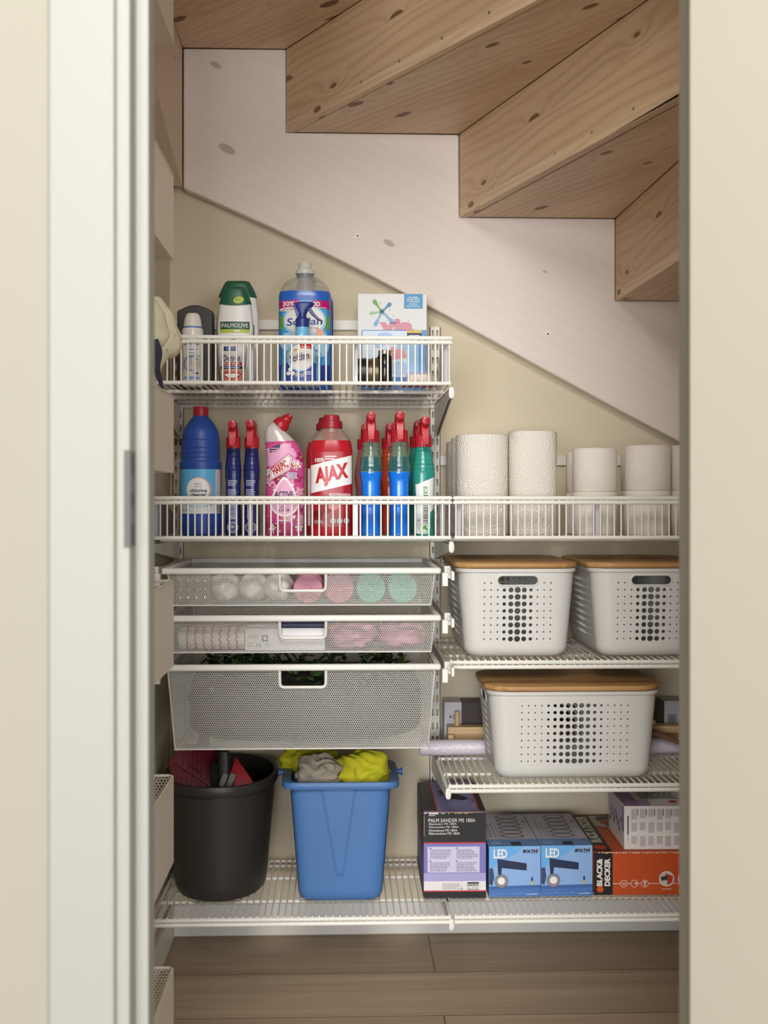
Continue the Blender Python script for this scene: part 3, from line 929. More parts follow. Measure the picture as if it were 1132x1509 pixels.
# toothpaste standing on its cap
Y = 2.53; s = mpp(-0.2, Y); h = pZ(498, -0.2, Y) - ZS1
t = thing('toothpaste', 'white toothpaste bottle with red and navy bands and a smile printed on it', 'toothpaste', place(343, Y, ZS1))
a = 21 * s
secs = spline([(0.0, a * 0.60, 0.016, 2.4), (0.0, a * 0.60, 0.016, 2.4), (0.012, a * 0.72, 0.018, 2.4), (0.05, a * 0.95, 0.020, 2.6), (h * 0.75, a * 1.0, 0.0195, 2.6), (h - 0.014, a * 0.9, 0.016, 2.6), (h - 0.003, a * 0.5, 0.008, 2.6), (h, a * 0.2, 0.003, 2.4)], 4)
part_loft(t, 'body', secs, mat('#eae7e2', 0.3))
p = Print()
p.oval(0.002, h - 0.008, 0.007, 0.005, mat('#2b4b9c', 0.4, vary=0.0), 1)
p.rect(-0.017, h - 0.030, 0.012, h - 0.021, INK, 1).rect(-0.012, h - 0.028, 0.006, h - 0.023, mat('#6a7bb0', 0.4, vary=0), 2)
p.text('Denivit', 0.0, h - 0.045, 0.036, 0.0125, INK, 1, bold=0.01)
p.rect(-0.0215, h - 0.060, 0.0205, h - 0.053, RED, 1).text('REPAIR', 0, h - 0.0565, 0.033, 0.0045, PAPER, 2)
p.rect(-0.027, h - 0.0675, 0.0265, h - 0.061, NAVY, 1).rect(-0.018, h - 0.0655, 0.017, h - 0.063, mat('#9aa6cc', 0.4, vary=0), 2)
zz = h - 0.080
p.rect(-0.0255, zz - 0.012, 0.0255, zz + 0.0118, mat('#d98e79', 0.5, vary=0), 1)
p.poly([(-0.021, zz + 0.003), (-0.010, zz + 0.008), (0, zz + 0.006), (0.010, zz + 0.008), (0.021, zz + 0.003), (0.012, zz - 0.007), (0, zz - 0.0105), (-0.012, zz - 0.007)], mat('#b8443c', 0.4, vary=0), 2)
p.poly([(-0.017, zz + 0.002), (0, zz + 0.003), (0.017, zz + 0.002), (0.010, zz - 0.004), (0, zz - 0.006), (-0.010, zz - 0.004)], PAPER, 3)
p.rect(-0.020, zz - 0.018, 0.020, zz - 0.013, NAVY, 1)
p.build('printed_label', on_loft(secs), t, cut=0.004)

# big fabric softener and its twin behind
SKY = mat('#4aa3d8', 0.35, vary=0.0); SKYL = mat('#a8d4ee', 0.35, vary=0.0); BLU = mat('#2d62b8', 0.22); DBL = mat('#2a3f8f', 0.3)
MAG = mat('#b5156e', 0.35, vary=0.0); GRNP = mat('#6fa23a', 0.4, vary=0.0)
def softener(u, Y, label, full):
    s = mpp(-0.07, Y); a = 38.5 * s; b = 0.036
    h = pZ(389, -0.07, 2.66) - ZS1; zn = h - 0.0300; zs = zn - 0.001; zl = pZ(433, -0.07, 2.66) - ZS1
    t = thing('fabric_softener', label, 'bottle', place(u, Y, ZS1), group='large blue fabric softener bottles')
    nk = 12.3 * s
    body = spline([(0.0, a * 0.94, b * 0.94, 3), (0.0, a * 0.94, b * 0.94, 3), (0.006, a, b, 3), (zl - 0.012, a, b, 3), (zl, a * 0.965, b * 0.97, 2.8)], 3)
    sh = spline([(zl, a * 0.965, b * 0.97, 2.8), (zl + (zn - zl) * .30, a * 0.90, b * 0.90, 2.6), (zl + (zn - zl) * .6, a * 0.75, b * 0.78, 2.4), (zl + (zn - zl) * .85, a * .53, b * .62, 2.2), (zn - 0.001, nk * 1.05, nk * 1.02, 2), (zn, nk, nk, 2)], 4)
    part_loft(t, 'body', body, BLU, 56)
    MB().loft(sh, 56, cap0=False, cap1=False).build('clear_shoulder', mat('#b9b5a6', 0.12, alpha=0.38, vary=0), t, smooth=60)
    inn = MB().lathe([(nk * 0.86, zl - 0.001), (nk * 0.86, zn)], 28); inn.build('dosing_tube', mat('#b8b7b4', 0.35, alpha=0.8, vary=0), t)
    nck = MB().lathe([(nk * 0.98, zn - 0.003), (nk * 0.98, zn + 0.005)], 28); nck.build('neck', mat('#6b7f86', 0.3), t)
    c1 = 13.6 * s; c2 = 10.2 * s
    cap = MB().lathe([(c1, zn + 0.0045), (c1 * 1.02, zn + 0.006), (c1, zn + 0.0135), (c2 * 1.06, zn + 0.0165), (c2, zn + 0.018), (c2 * 0.97, h - 0.0015), (c2 * 0.9, h)], 36)
    cap.build('cap', mat('#c9c6bf', 0.4), t)
    if full:
        p = Print(); zt = zl - 0.0215
        p.rect(-a * .94, 0.012, a * .94, zt, SKY, 0)
        p.rect(-a * .94, 0.012, a * .94, 0.055, DBL, 1)
        p.oval(0, 0.066, a * .7, 0.03, mat('#2f7fc0', .35, vary=0), 1)
        p.oval(-a * .6, 0.105, a * .34, 0.02, SKYL, 1).oval(a * .62, 0.10, a * .3, 0.028, SKYL, 1)
        p.rect(-a * .94, zt - 0.062, -a * .78, zt - 0.034, GRNP, 2).rect(a * .80, zt - 0.062, a * .94, zt - 0.034, GRNP, 2)
        p.oval(0, zt - 0.044, a * .82, 0.036, SKYL, 2).oval(0, zt - 0.043, a * .74, 0.031, PAPER, 3)
        p.poly([(a * .45, zt - 0.058), (a * .75, zt - 0.066), (a * .62, zt - 0.085), (a * .42, zt - 0.078)], mat('#e9a98c', .5, vary=0), 4)
        p.rect(-a * .94, zt - 0.0175, -a * .18, zt, MAG, 4).poly([(a * .28, zt), (a * .94, zt), (a * .94, zt - 0.019), (a * .55, zt - 0.0165), (a * .2, zt - 0.012)], MAG, 4)
        p.oval(-a * .55, zt - 0.0195, a * .42, 0.0045, PAPER, 5)
        p.text('30%', -a * .60, zt - 0.0075, a * .46, 0.0105, PAPER, 5, bold=.015).text('BIGGER', -a * .60, zt - 0.0195, a * .44, 0.0045, MAG, 6, bold=.01)
        p.text('3D', a * .46, zt - 0.0080, a * .26, 0.0095, PAPER, 5, bold=.015).lines(a * .3, zt - .0165, a * .85, zt - .0135, 1, PAPER, 5)
        p.text('Softlan', 0.0, zt - 0.046, a * 1.36, 0.0165, mat('#2446a0', .4, vary=0), 5, bold=.02, shear=.12, rot=.04)
        p.lines(a * .2, zt - .0605, a * .55, zt - .058, 1, INK, 5)
        p.build('printed_label', on_loft(body), t, cut=0.006)
    else:
        p = Print(); p.rect(-a * .94, 0.012, a * .94, zl - .0215, SKY, 0).rect(-a * .94, zl - .039, a * .94, zl - .0215, MAG, 1); p.build('printed_label', on_loft(body), t, cut=0.006)
    return t
softener(449.5, 2.655, 'large blue fabric softener bottle with grey cap and magenta band, front of two', True)
softener(453, 2.745, 'second large blue softener bottle, mostly hidden behind the lettered one', False)

# softener spray in front
Y = 2.53; s = mpp(-0.07, Y); h = pZ(482.5, -0.07, Y) - ZS1
t = thing('fabric_spray', 'light blue fabric spray bottle with navy trigger, in front of big softener', 'spray bottle', place(443.5, Y, ZS1))
a = 29 * s; nk = 10 * s
body = spline([(0.0, a * .93, 0.026, 3, 0, 0), (0.0, a * .93, 0.026, 3, 0, 0), (0.006, a, 0.028, 3, 0, 0), (0.03, a * 1.0, 0.028, 2.8, 0, 0), (h * .45, a * .86, .026, 2.5, .001, 0), (h * .66, a * .62, 0.022, 2.2, .002, 0), (h * .82, nk * 1.06, nk * 1.05, 2, .003, 0), (h, nk, nk, 2, .003, 0)], 4)
part_loft(t, 'body', body, mat('#6db4dc', .25), 44)
p = Print()
p.rect(-a * .8, 0.006, a * .8, 0.046, mat('#33489c', .35, vary=0), 0)
p.oval(0, 0.062, a * .72, 0.034, SKYL, 1).oval(.001, 0.058, a * .60, 0.027, PAPER, 2)
p.poly([(-a * .05, .086), (a * .55, .086), (a * .68, .076), (a * .0, .0765)], RED, 3).lines(a * .08, .079, a * .5, .083, 1, PAPER, 4)
p.text('Softlan', -.003, .058, a * 1.0, .0155, mat('#27346e', .4, vary=0), 3, bold=.015, shear=.15, rot=.22)
p.oval(-a * .25, .073, .004, .0035, mat('#d8a66a', .5, vary=0), 3)
for q in ((-a * .5, .032), (-a * .38, .024), (-a * .6, .024), (-a * .42, .037)): p.oval(q[0], q[1], .0045, .004, PAPER, 3)
p.text('fresh', 0.0, .022, a * .5, .010, PAPER, 3, shear=.2); p.lines(a * .2, .022, a * .62, .03, 2, PAPER, 3)
p.oval(.001, h * .78, .006, .011, SKYL, 1)
p.build('printed_label', on_loft(body), t, cut=0.005)
NV = mat('#24307a', .35)
# trigger head, turned so that the lever points to the right
hd = MB(); ox = .003
hd.lathe([(nk * 1.02, h - .001), (nk * 1.02, h + .016), (nk * .86, h + .019), (nk * .62, h + .020), (nk * .6, h + .03)], 32, cx=ox)
hd.loft([(h + .026, .0085, .009, 2.4, ox, 0), (h + .034, .013, .010, 2.4, ox - .001, 0), (h + .043, .021, .0105, 2.6, ox + .001, 0), (h + .049, .022, .0105, 2.6, ox + .004, 0), (h + .052, .016, .008, 2.4, ox + .006, 0)], 32)
hd.prism([(ox - .0135, h + .047), (ox - .019, h + .046), (ox - .0125, h + .022), (ox - .007, h + .020), (ox - .006, h + .04)], -.008, .008)
hd.build('trigger_head', NV, t, bevel=.001)
tr = MB(); q = [(ox + .013, h + .047), (ox + .018, h + .040), (ox + .024, h + .030), (ox + .033, h + .020), (ox + .043, h + .013), (ox + .042, h + .0105), (ox + .030, h + .016), (ox + .019, h + .026), (ox + .011, h + .037)]
tr.prism(q, -.006, .006); tr.build('trigger', NV, t, bevel=.001)

# detergent boxes
def carton(name, label, loc, w, d, h, m, rz=0.0, group=None, bevel=.0012):
    t = thing(name, label, 'box', loc, rz, group)
    MB().box(-w / 2, -d / 2, 0, w / 2, d / 2, h).build('carton', m, t, bevel=bevel)
    return t
def via_mark(p, cx, cz, k, L):
    """splash figure over the word"""
    g1, g2, b1 = mat('#7fb35a', .5, vary=0), mat('#a9cf9c', .5, vary=0), mat('#8fb7dc', .5, vary=0)
    for ang, ln, wd, m in ((2.2, .030, .0052, g1), (0.75, .026, .0048, mat('#5c93b5', .5, vary=0)), (3.3, .026, .004, g2), (4.25, .034, .0048, b1), (5.5, .034, .0052, b1)):
        dx, dz = math.cos(ang), math.sin(ang); nx, nz = -dz, dx; pts = []
        for t_, w_ in ((0, .0045), (.3, .002), (.6, .0026), (.85, wd), (1, wd * .9), (1.1, .0018)): pts.append((cx + k * (dx * ln * t_ + nx * w_), cz + k * (dz * ln * t_ + nz * w_)))
        for t_, w_ in ((1.1, .0018), (1, wd * .9), (.85, wd), (.6, .0026), (.3, .002), (0, .0045)): pts.append((cx + k * (dx * ln * t_ - nx * w_), cz + k * (dz * ln * t_ - nz * w_)))
        p.poly(pts, m, L)
    for a_, b_ in ((.018, .004), (.012, -.006), (.026, -.010), (-.004, .02)): p.oval(cx + k * a_, cz + k * b_, k * .0016, k * .0016, b1, L)
PINK = mat('#e39aa4', .5, vary=0)
Y = 2.735; xl_, xr_ = pX(527.5, Y), pX(629.5, Y); zt = pZ(433, .1, Y)
w = xr_ - xl_; h = zt - ZS1
t = carton('detergent_box', 'tall white detergent box with splash figure and blue corner sticker', ((xl_ + xr_) / 2, Y + .035, ZS1 + .0006), w, .07, h, mat('#e6e4de', .4), rz=-.015)
p = Print(); via_mark(p, -w * .15, h - .041, 1.0, 1)
p.text('via', w * .06, h - .0735, w * .5, .034, PINK, 1, bold=.06)
p.oval(w * .235, h - .0615, .0015, .0015, PINK, 1)
bx = mat('#3f9bcb', .45, vary=0)
p.rect(w * .17, h - .034, w * .44, h - .001, bx, 1)
for k, s_ in enumerate(('NU MED', 'EFFEKTIVT', '- TUFF MOT', 'SV\u00c5RA', 'FL\u00c4CKAR')): p.text(s_, w * .305, h - .0085 - k * .0050, w * (.19 if k in (1, 2, 4) else .13), .0034, PAPER, 2, bold=.03)
p.rect(-w * .47, .004, w * .47, .05, mat('#9fc3e2', .5, vary=0), 1)
p.build('printed_front', on_front(-.035), t)
Y = 2.665; xl_, xr_ = pX(533.5, Y), pX(628.5, Y); zt = pZ(486.5, .1, Y); w = xr_ - xl_; h = zt - ZS1
t = carton('detergent_box', 'smaller light blue detergent box in front of the tall white one', ((xl_ + xr_) / 2, Y + .03, ZS1 + .0006), w, .058, h, mat('#4f8fc9', .4), rz=-.01)
p = Print()
p.rect(-w * .49, .008, w * .30, h - .002, mat('#d4e2ef', .45, vary=0), 1).rect(w * .2, .008, w * .38, h - .002, mat('#8fc0e4', .45, vary=0), 2)
p.rect(-w * .49, .008, w * .49, .034, mat('#4c7fc2', .45, vary=0), 3)
for q in ((-.02, h - .012, .016, .006), (-.035, h - .03, .012, .01), (.018, h - .04, .012, .014), (.012, .052, .022, .016), (-.03, .05, .015, .012)): p.oval(q[0], q[1], q[2], q[3], mat('#a9c8e6', .5, vary=0), 3)
p.text('via', -w * .02, h - .052, w * .42, .030, PINK, 4, bold=.06, rot=.18)
p.rect(w * .2, h - .0065, w * .43, h - .001, mat('#e2c04a', .5, vary=0), 4).rect(w * .2, h - .016, w * .43, h - .0065, INK, 4).lines(w * .23, h - .0135, w * .4, h - .009, 1, PAPER, 5)
p.build('printed_front', on_front(-.029), t)

# shoe polish tins on edge, a black jar and a boxed sponge
DK = mat('#2c2a27', .35, metal=.2); GLD = mat('#776a4e', .35, metal=.5)
def tin(u, Y, r_px, label, m, thick=.016, tilt=.0):
    s = mpp(.1, Y); r = r_px * s
    t = thing('polish_tin', label, 'tin', (pX(u, Y), Y, ZS1 + .0006), group='shoe polish tins standing on edge')
    M = Matrix.Translation((0, 0, r)) @ Matrix.Rotation(PI / 2 - tilt, 4, 'Y')
    MB().lathe([(r * .96, -thick / 2), (r * .985, -thick / 2 + .001), (r * .985, 0.0)], 40, M=M).build('tin_base', m, t)
    MB().lathe([(r, -.0005), (r, thick / 2 - .001), (r * .97, thick / 2), (r * .85, thick / 2), (r * .83, thick / 2 - .001)], 40, M=M).build('tin_lid', GLD if m is not DK else DK, t)
    return t
tin(534, 2.535, 21, 'black shoe polish tin on edge, first from the clear divider', DK, .022)
tin(545, 2.545, 21, 'brownish shoe polish tin on edge between two darker ones', mat('#5d5546', .35, metal=.4), .012)
tin(553, 2.555, 22, 'dark shoe polish tin on edge next to the black jar', mat('#3b372f', .35, metal=.4), .014)
Y = 2.545; s = mpp(.1, Y); r = 11 * s; h = pZ(517, .1, Y) - ZS1
t = thing('polish_jar', 'small glossy black jar with steel lid in front of the light blue box', 'jar', place(567, Y, ZS1))
MB().lathe([(r * .9, 0), (r, .002), (r, h * .82), (r * .82, h * .88), (r * .8, h * .9)], 36).build('jar_body', mat('#141312', .15), t)
MB().lathe([(r * .84, h * .88), (r * .86, h * .89), (r * .86, h * .985), (r * .8, h)], 36).build('lid', mat('#b9ac97', .25, metal=.9), t)
Y = 2.54
t = thing('shoe_sponge', 'pale shoe sponge on red base under clear cover, right end of topmost shelf', 'sponge', place(618, Y, ZS1))
MB().box(-.036, -.02, 0, .036, .02, .009).build('base', mat('#8a3b3f', .4), t, bevel=.002)
MB().loft([(.0095, .026, .016, 5), (.022, .026, .016, 5), (.025, .023, .014, 5)], 36).build('sponge', mat('#e8dfd2', .9, bump=.4, bscale=300.), t)
MB().loft([(.009, .030, .018, 5), (.026, .029, .0175, 5), (.0305, .025, .015, 5)], 36, cap0=False).build('cover', mat('#e8d4cf', .1, alpha=.3, vary=0), t)
# ================================================================ second shelf: cleaners
# blue chlorine bottle
Y = 2.60; s = mpp(-.3, Y); zq = lambda v, Yq=Y, X=-.3: pZ(v, X, Yq) - ZS2
t = thing('chlorine_bottle', 'big matt blue chlorine cleaner bottle with red screw cap', 'bottle', place(296, Y, ZS2))
w_ = lambda px: px * s
h = zq(613)
raw = [(0.0, 29), (0.0, 29), (.004, 31.3), (zq(757), 31), (zq(757), 30.4), (zq(692), 30.4), (zq(692), 31.2), (zq(683), 31), (zq(680), 29.2), (zq(676), 28.5), (zq(655), 28.3), (zq(640), 26.6), (zq(628), 21.5), (zq(620), 16), (zq(615), 11.5), (h, 10.8)]
secs = spline([(z, w_(r), w_(r), 2.0) for z, r in raw], 4)
part_loft(t, 'body', secs, mat('#2b4d9b', .42), 56)
g = MB()
for v, rr in ((649, 28.0), (661, 28.4), (668, 28.5), (674.5, 28.6)):
    z = zq(v); n = 24; g.tube([(w_(rr) * math.cos(a_), w_(rr) * math.sin(a_), z) for a_ in [-PI / 2 + (k / (n - 1) - .5) * 1.5 for k in range(n)]], .0011, 6)
g.build('grip_rib', mat('#2b4d9b', .42), t)
cm = MB(); R = w_(10.8); n = 60; rr_ = []
for z, k in ((h - .001, 1.0), (h + .001, 1.02), (h + .0175, 1.0), (h + .019, .93)):
    rr_.append([(R * k * (1 + (.02 if j % 2 else 0)) * math.cos(2 * PI * j / n), R * k * (1 + (.02 if j % 2 else 0)) * math.sin(2 * PI * j / n), z) for j in range(n)])
cm.rings(rr_); cm.build('screw_cap', mat('#a92732', .4), t)
p = Print(); a = w_(30); zt, zb = zq(692.5), zq(757)
p.rect(-a * .985, zb, a * .985, zt, mat('#5fb0dc', .4, vary=0), 0)
p.rect(-a * .985, zb, a * .985, zb + .022, mat('#dfe3e2', .4, vary=0), 1)
p.rect(a * .78, zb, a * .985, zt, mat('#c9c6c4', .4, vary=0), 1)
p.oval(0, zb + .026, a * .9, .012, mat('#7fc0e4', .4, vary=0), 2).oval(0, zb + .021, a * .6, .005, mat('#e4ecef', .4, vary=0), 3)
cz = zq(722)
p.oval(0.0005, cz, w_(18), w_(18), mat('#d9a08c', .4, vary=0), 3).oval(-.0012, cz, w_(16.8), w_(16.8), mat('#eceae4', .4, vary=0), 4)
GT = mat('#77777c', .5, vary=0); TX = mat('#3c4656', .5, vary=0)
p.text('saln', -.001, cz + .0125, .014, .0045, GT, 5).text('natural', -.001, cz + .0065, .015, .0035, GT, 5)
p.text('chlorine', 0, cz - .002, .036, .0080, TX, 6, bold=.03).text('cleaner', 0, cz - .0105, .036, .0066, TX, 6, bold=.03)
p.text('1,5 l', -a * .62, zb + .007, .012, .005, TX, 5)
p.build('printed_label', on_loft(secs), t, cut=.004)

# trigger sprays
def sprayer(name, label, u, Y, vt, vb_hi, wpx, profile, mats, group, z0=ZS2, dirn=0.0, liquid_v=None, deep=1.5, label_fn=None, body_alpha=None):
    """profile: (image row, half width px); trigger and nozzle face the room"""
    X = pX(u, Y); s = mpp(X, Y)
    t = thing(name, label, 'spray bottle', (X, Y, z0 + .0006), dirn, group)
    zz = lambda v: pZ(v, X, Y) - z0
    top = max(zz(v) for v, _ in profile)
    keys = [(0.0, profile[-1][1] * s * .94, profile[-1][1] * s * deep * .96, 3.0), (0.0, profile[-1][1] * s * .94, profile[-1][1] * s * deep * .96, 3.0)]
    for v, q in reversed(profile):
        z = zz(v); k = (z / top); dp = deep * (1 - .32 * k)
        keys.append((max(z, .004), q * s, q * s * dp, 3.0 - .8 * k))
    secs = spline(keys, 4)
    m_liq, m_empty, m_trig = mats
    if liquid_v is not None:
        zl = zz(liquid_v); lo = [q for q in secs if q[0] <= zl]; hi = [q for q in secs if q[0] > zl]
        j = lo[-1]; k = hi[0]; f = (zl - j[0]) / (k[0] - j[0]); mid = tuple(a_ + (b_ - a_) * f for a_, b_ in zip(j, k))
        part_loft(t, 'filled_body', lo + [mid], m_liq, 40)
        MB().loft([mid] + hi, 40, cap0=False).build('clear_neck', m_empty, t, smooth=45)
        mb = MB(); mb.lathe([(.0022, zl), (.0022, top)], 10); mb.build('dip_tube', mat('#d9dcd8', .4, alpha=.7, vary=0), t)
    else:
        part_loft(t, 'body', secs, m_liq, 40)
    rb = MB()
    for v, q in profile[1:5]: pass
    nw = secs[-1][1]
    # ribs on the neck
    n = 5
    for i in range(n):
        z = top - .010 - i * .0095; sq = next((q for q in secs if q[0] >= z), secs[-1])
        rb.tube([(p_[0] * 1.004, p_[1] * 1.004, z) for p_ in sring((z, sq[1], sq[2], sq[3]), 28)], .0011, 5, closed=True)
    rb.build('neck_rib', m_empty if liquid_v is not None else m_liq, t)
    # head
    zt = zz(vt); hh = zt - top
    c = MB(); R = nw * 1.10; n = 56; rg = []
    for z, k in ((top - .002, 1), (top + hh * .36, 1), (top + hh * .40, .9)):
        rg.append([(R * k * (1 + (.03 if j % 2 else 0)) * math.cos(2 * PI * j / n), R * k * 1.05 * (1 + (.03 if j % 2 else 0)) * math.sin(2 * PI * j / n), z) for j in range(n)])
    c.rings(rg); c.build('collar', m_trig, t)
    hd = MB(); rn = .0088
    hd.loft([(top + hh * .34, .0105, .017, 2.6, 0, .006), (top + hh * .6, .0100, .018, 2.6, 0, .006), (top + hh * .8, .0098, .020, 2.6, 0, .004)], 28)
    zc = zt - rn
    hd.rings([sring((y, a_, b_, 2.3, 0, 0), 28) for y, a_, b_ in ((-.040, .0082, .0082), (-.036, .0094, .0092), (-.02, .0098, .0092), (.012, .0100, .0092), (.030, .0085, .008), (.034, .006, .006))],
             M=Matrix.Translation((0, 0, zc)) @ Matrix.Rotation(-PI / 2, 4, 'X'))
    for sx in (-1, 1):
        hd.prism([(sx * .0098, top + hh * .36), (sx * .0112, top + hh * .36), (sx * .0122, top + hh * .52), (sx * .0105, top + hh * .74), (sx * .0092, top + hh * .74)], -.002, .012)
    hd.build('trigger_head', m_trig, t, bevel=.0008)
    nz = MB(); nz.rings([sring((y, a_, a_, 2, 0, 0), 20) for y, a_ in ((-.052, .0060), (-.051, .0086), (-.040, .0086))], M=Matrix.Translation((0, 0, zc)) @ Matrix.Rotation(-PI / 2, 4, 'X'))
    no = nz.build('nozzle', m_trig, t)
    e = MB(); e.tube([(0, -.0524, zc), (0, -.0505, zc)], .0018, 10); e.build('nozzle_hole', mat('#3a1216', .6), no)
    e = MB(); e.tube([(.0042 * math.cos(k * PI / 12), -.0522, zc + .0042 * math.sin(k * PI / 12)) for k in range(24)], .0006, 5, closed=True); e.build('nozzle_ring', m_trig, no)
    tr = MB(); ys = [(-.028, .85), (-.032, .70), (-.036, .45), (-.040, .20), (-.044, .02)]
    rg = []
    for (y, k), hw in zip(ys, (.0088, .0085, .0078, .0070, .0066)):
        z = top + hh * k; rg.append([(-hw, y - .003, z), (hw, y - .003, z), (hw * .9, y + .004, z + .001), (-hw * .9, y + .004, z + .001)])
    tr.rings(rg); tr.build('trigger', m_trig, t, bevel=.0012)
    if label_fn:
        p = Print(); label_fn(p, zz, s); p.build('printed_label', on_loft(secs), t, cut=.005)
    return t
TRIG = mat('#b6202d', .3)
NVB = mat('#232c66', .22)
def navy_label(p, zz, s):
    W = mat('#c9cde0', .4, vary=0); w = 7 * s
    p.lines(-w, zz(716), w, zz(707), 4, W, 1, seed=4, rag=.2).lines(-w, zz(735), w, zz(720), 5, W, 1, seed=6, rag=.2)
    p.rect(-w * .7, zz(765), w * .5, zz(742), W, 1).bars(-w * .6, zz(764), w * .4, zz(743), NVB, 2, vertical=False)
    p.oval(0, zz(777), 8.2 * s, 8.2 * s, W, 1).oval(0, zz(777), 6.2 * s, 6.2 * s, mat('#56628f', .4, vary=0), 2).ring(0, zz(777), 7.4 * s, 7.4 * s, .0008, NVB, 2)
    p.oval(-.0016, zz(776), .0016, .0026, W, 3).oval(.0020, zz(776.5), .0016, .0024, W, 3)
nprof = [(660, 9.6), (676, 10.6), (692, 12), (702, 12), (716, 11), (740, 11.2), (770, 12.2), (787, 12.2)]
sprayer('cleaning_spray', 'navy trigger spray bottle with red head, next to the blue chlorine bottle', 344, 2.59, 621.5, 0, 24, nprof, (NVB, NVB, TRIG), 'navy spray bottles', label_fn=navy_label, dirn=.03)
sprayer('cleaning_spray', 'navy trigger spray bottle with red head, next to the pink angled bottle', 371, 2.59, 620.5, 0, 24, nprof, (NVB, NVB, TRIG), 'navy spray bottles', label_fn=navy_label, dirn=-.02)

# angled toilet cleaner bottle
Y = 2.575; X = pX(419, Y); s = mpp(X, Y); q = lambda u, v: ((u - 419) * s, pZ(v, X, Y) - ZS2)
t = thing('toilet_cleaner', 'pink flowered toilet cleaner bottle with bent neck and red cap', 'bottle', (X, Y, ZS2 + .0006))
prs = [((392.5, 789.5), (445.5, 789.5), .018), ((391, 786), (447, 786), .021), ((391.5, 770), (447.5, 770), .023), ((392, 740), (448, 740), .024), ((392.5, 710), (448.5, 706), .024), ((393, 690), (449, 688), .024),
       ((392.6, 676), (446.5, 672), .0235), ((391.8, 664), (441.5, 659), .022), ((391, 652), (435, 650), .020), ((390.6, 642), (430, 645), .018), ((391.4, 634), (426, 641), .0165), ((394.5, 628), (423, 638.5), .0145), ((399, 624.5), (421, 637), .013), ((403.5, 621.2), (420.2, 636.2), .0115)]
def pair_ring(L, R, b, n=2.4, seg=40):
    (xa, za), (xb, zb) = q(*L), q(*R); out = []
    for k in range(seg):
        t_ = 2 * PI * k / seg; c, si = math.cos(t_), math.sin(t_)
        f = .5 + .5 * math.copysign(abs(c) ** (2 / n), c)
        out.append((xa + (xb - xa) * f, b * math.copysign(abs(si) ** (2 / n), si), za + (zb - za) * f))
    return out
PINKB = mat('#d4558f', .18); CLR = mat('#ddd8d2', .12, alpha=.62, vary=0)
i_l = 8
MB().rings([pair_ring(*r_) for r_ in prs[:i_l + 1]]).build('body', PINKB, t, smooth=50)
MB().rings([pair_ring(*r_) for r_ in prs[i_l:]], cap0=False).build('clear_neck', mat('#d8d0cb', .15, alpha=.8, vary=0), t, smooth=60)
mb = MB()
capd = Vector((math.cos(math.radians(45)), 0, math.sin(math.radians(45))))
c0 = Vector(((412 - 419) * s, 0, pZ(628.7, X, Y) - ZS2)); Mc = Matrix.Translation(c0) @ Matrix.Rotation(PI / 4, 4, 'Y')
mb.lathe([(.0175, -.002), (.0178, .002), (.0165, .012), (.0125, .0165), (.0118, .018), (.0112, .024), (.0088, .0262), (.0075, .030), (.0072, .0335)], 36, M=Mc)
mb.build('cap', mat('#b8232c', .3), t)
def fn(x, z, e):
    lo = prs[0]; r_ = prs[0]; r2 = prs[1]
    for a_, b_ in zip(prs, prs[1:]):
        za = .5 * (q(*a_[0])[1] + q(*a_[1])[1]); zb = .5 * (q(*b_[0])[1] + q(*b_[1])[1])
        if za <= z <= zb: r_, r2 = a_, b_; f = (z - za) / max(zb - za, 1e-6); break
    else: f = 1.0; r_, r2 = prs[-2], prs[-1]
    xa = q(*r_[0])[0] * (1 - f) + q(*r2[0])[0] * f; xb = q(*r_[1])[0] * (1 - f) + q(*r2[1])[0] * f; b = r_[2] * (1 - f) + r2[2] * f
    c = max(-.985, min(.985, (x - .5 * (xa + xb)) / (.5 * (xb - xa))))
    # section planes lean, so follow the same superellipse
    return (.5 * (xa + xb) + c * .5 * (xb - xa), -b * (1 - abs(c) ** 2.4) ** (1 / 2.4) - e, z)
p = Print(); Wp = mat('#efe9e6', .35, vary=0); MG = mat('#b52a74', .35, vary=0); LP = mat('#e9a9cb', .35, vary=0); YO = mat('#dfa43c', .4, vary=0)
p.poly([q(393, 688), q(393, 662), q(430, 653), q(446, 685)], LP, 0)
rf = random.Random(5)
def flower(cx, cz, r, m, L):
    a0 = rf.random()
    for k in range(5):
        a_ = a0 + 2 * PI * k / 5; p.oval(cx + math.cos(a_) * r * .55, cz + math.sin(a_) * r * .55, r * .55, r * .32, m, L, 12, rot=a_)
    p.oval(cx, cz, r * .22, r * .22, YO, L + 1, 10)
for k in range(58):
    u, v = 394 + 51 * rf.random(), 672 + 112 * rf.random()
    if v < 690 and u < 415: continue
    flower(*q(u, v), (4.5 + 4 * rf.random()) * s, (MG, mat('#c93d86', .35, vary=0), LP, mat('#a31f5c', .35, vary=0), Wp)[k % 5], 1 + (k % 6) * 2)
p.poly([q(397.5, 711), q(398.5, 692), q(425.5, 669), q(433, 674), q(428.5, 694)], MG, 14)
p.poly([q(398.5, 709.5), q(399.5, 693), q(425.5, 670.5), q(431.8, 674.8), q(427.5, 692.5)], Wp, 15)
p.poly([q(400, 708), q(400.7, 693.6), q(425.3, 672), q(430.3, 675.5), q(426.5, 691)], RED, 16)
p.poly([q(400.6, 707), q(401.3, 694), q(425.2, 673), q(429.4, 676), q(425.8, 690.2)], Wp, 17)
p.text('HARPIC', *q(413.4, 689.8), 25 * s, 12 * s, RED, 18, bold=.05, shear=.1, rot=.55)
pts = []
for k in range(40):
    a_ = 2 * PI * k / 40; rr = 21.5; pts.append(q(420 + rr * math.cos(a_) * (1 - .18 * max(0, math.sin(a_))), 740 - rr * math.sin(a_) * (1 if math.sin(a_) < 0 else 1.0 + .7 * math.sin(a_) ** 3)))
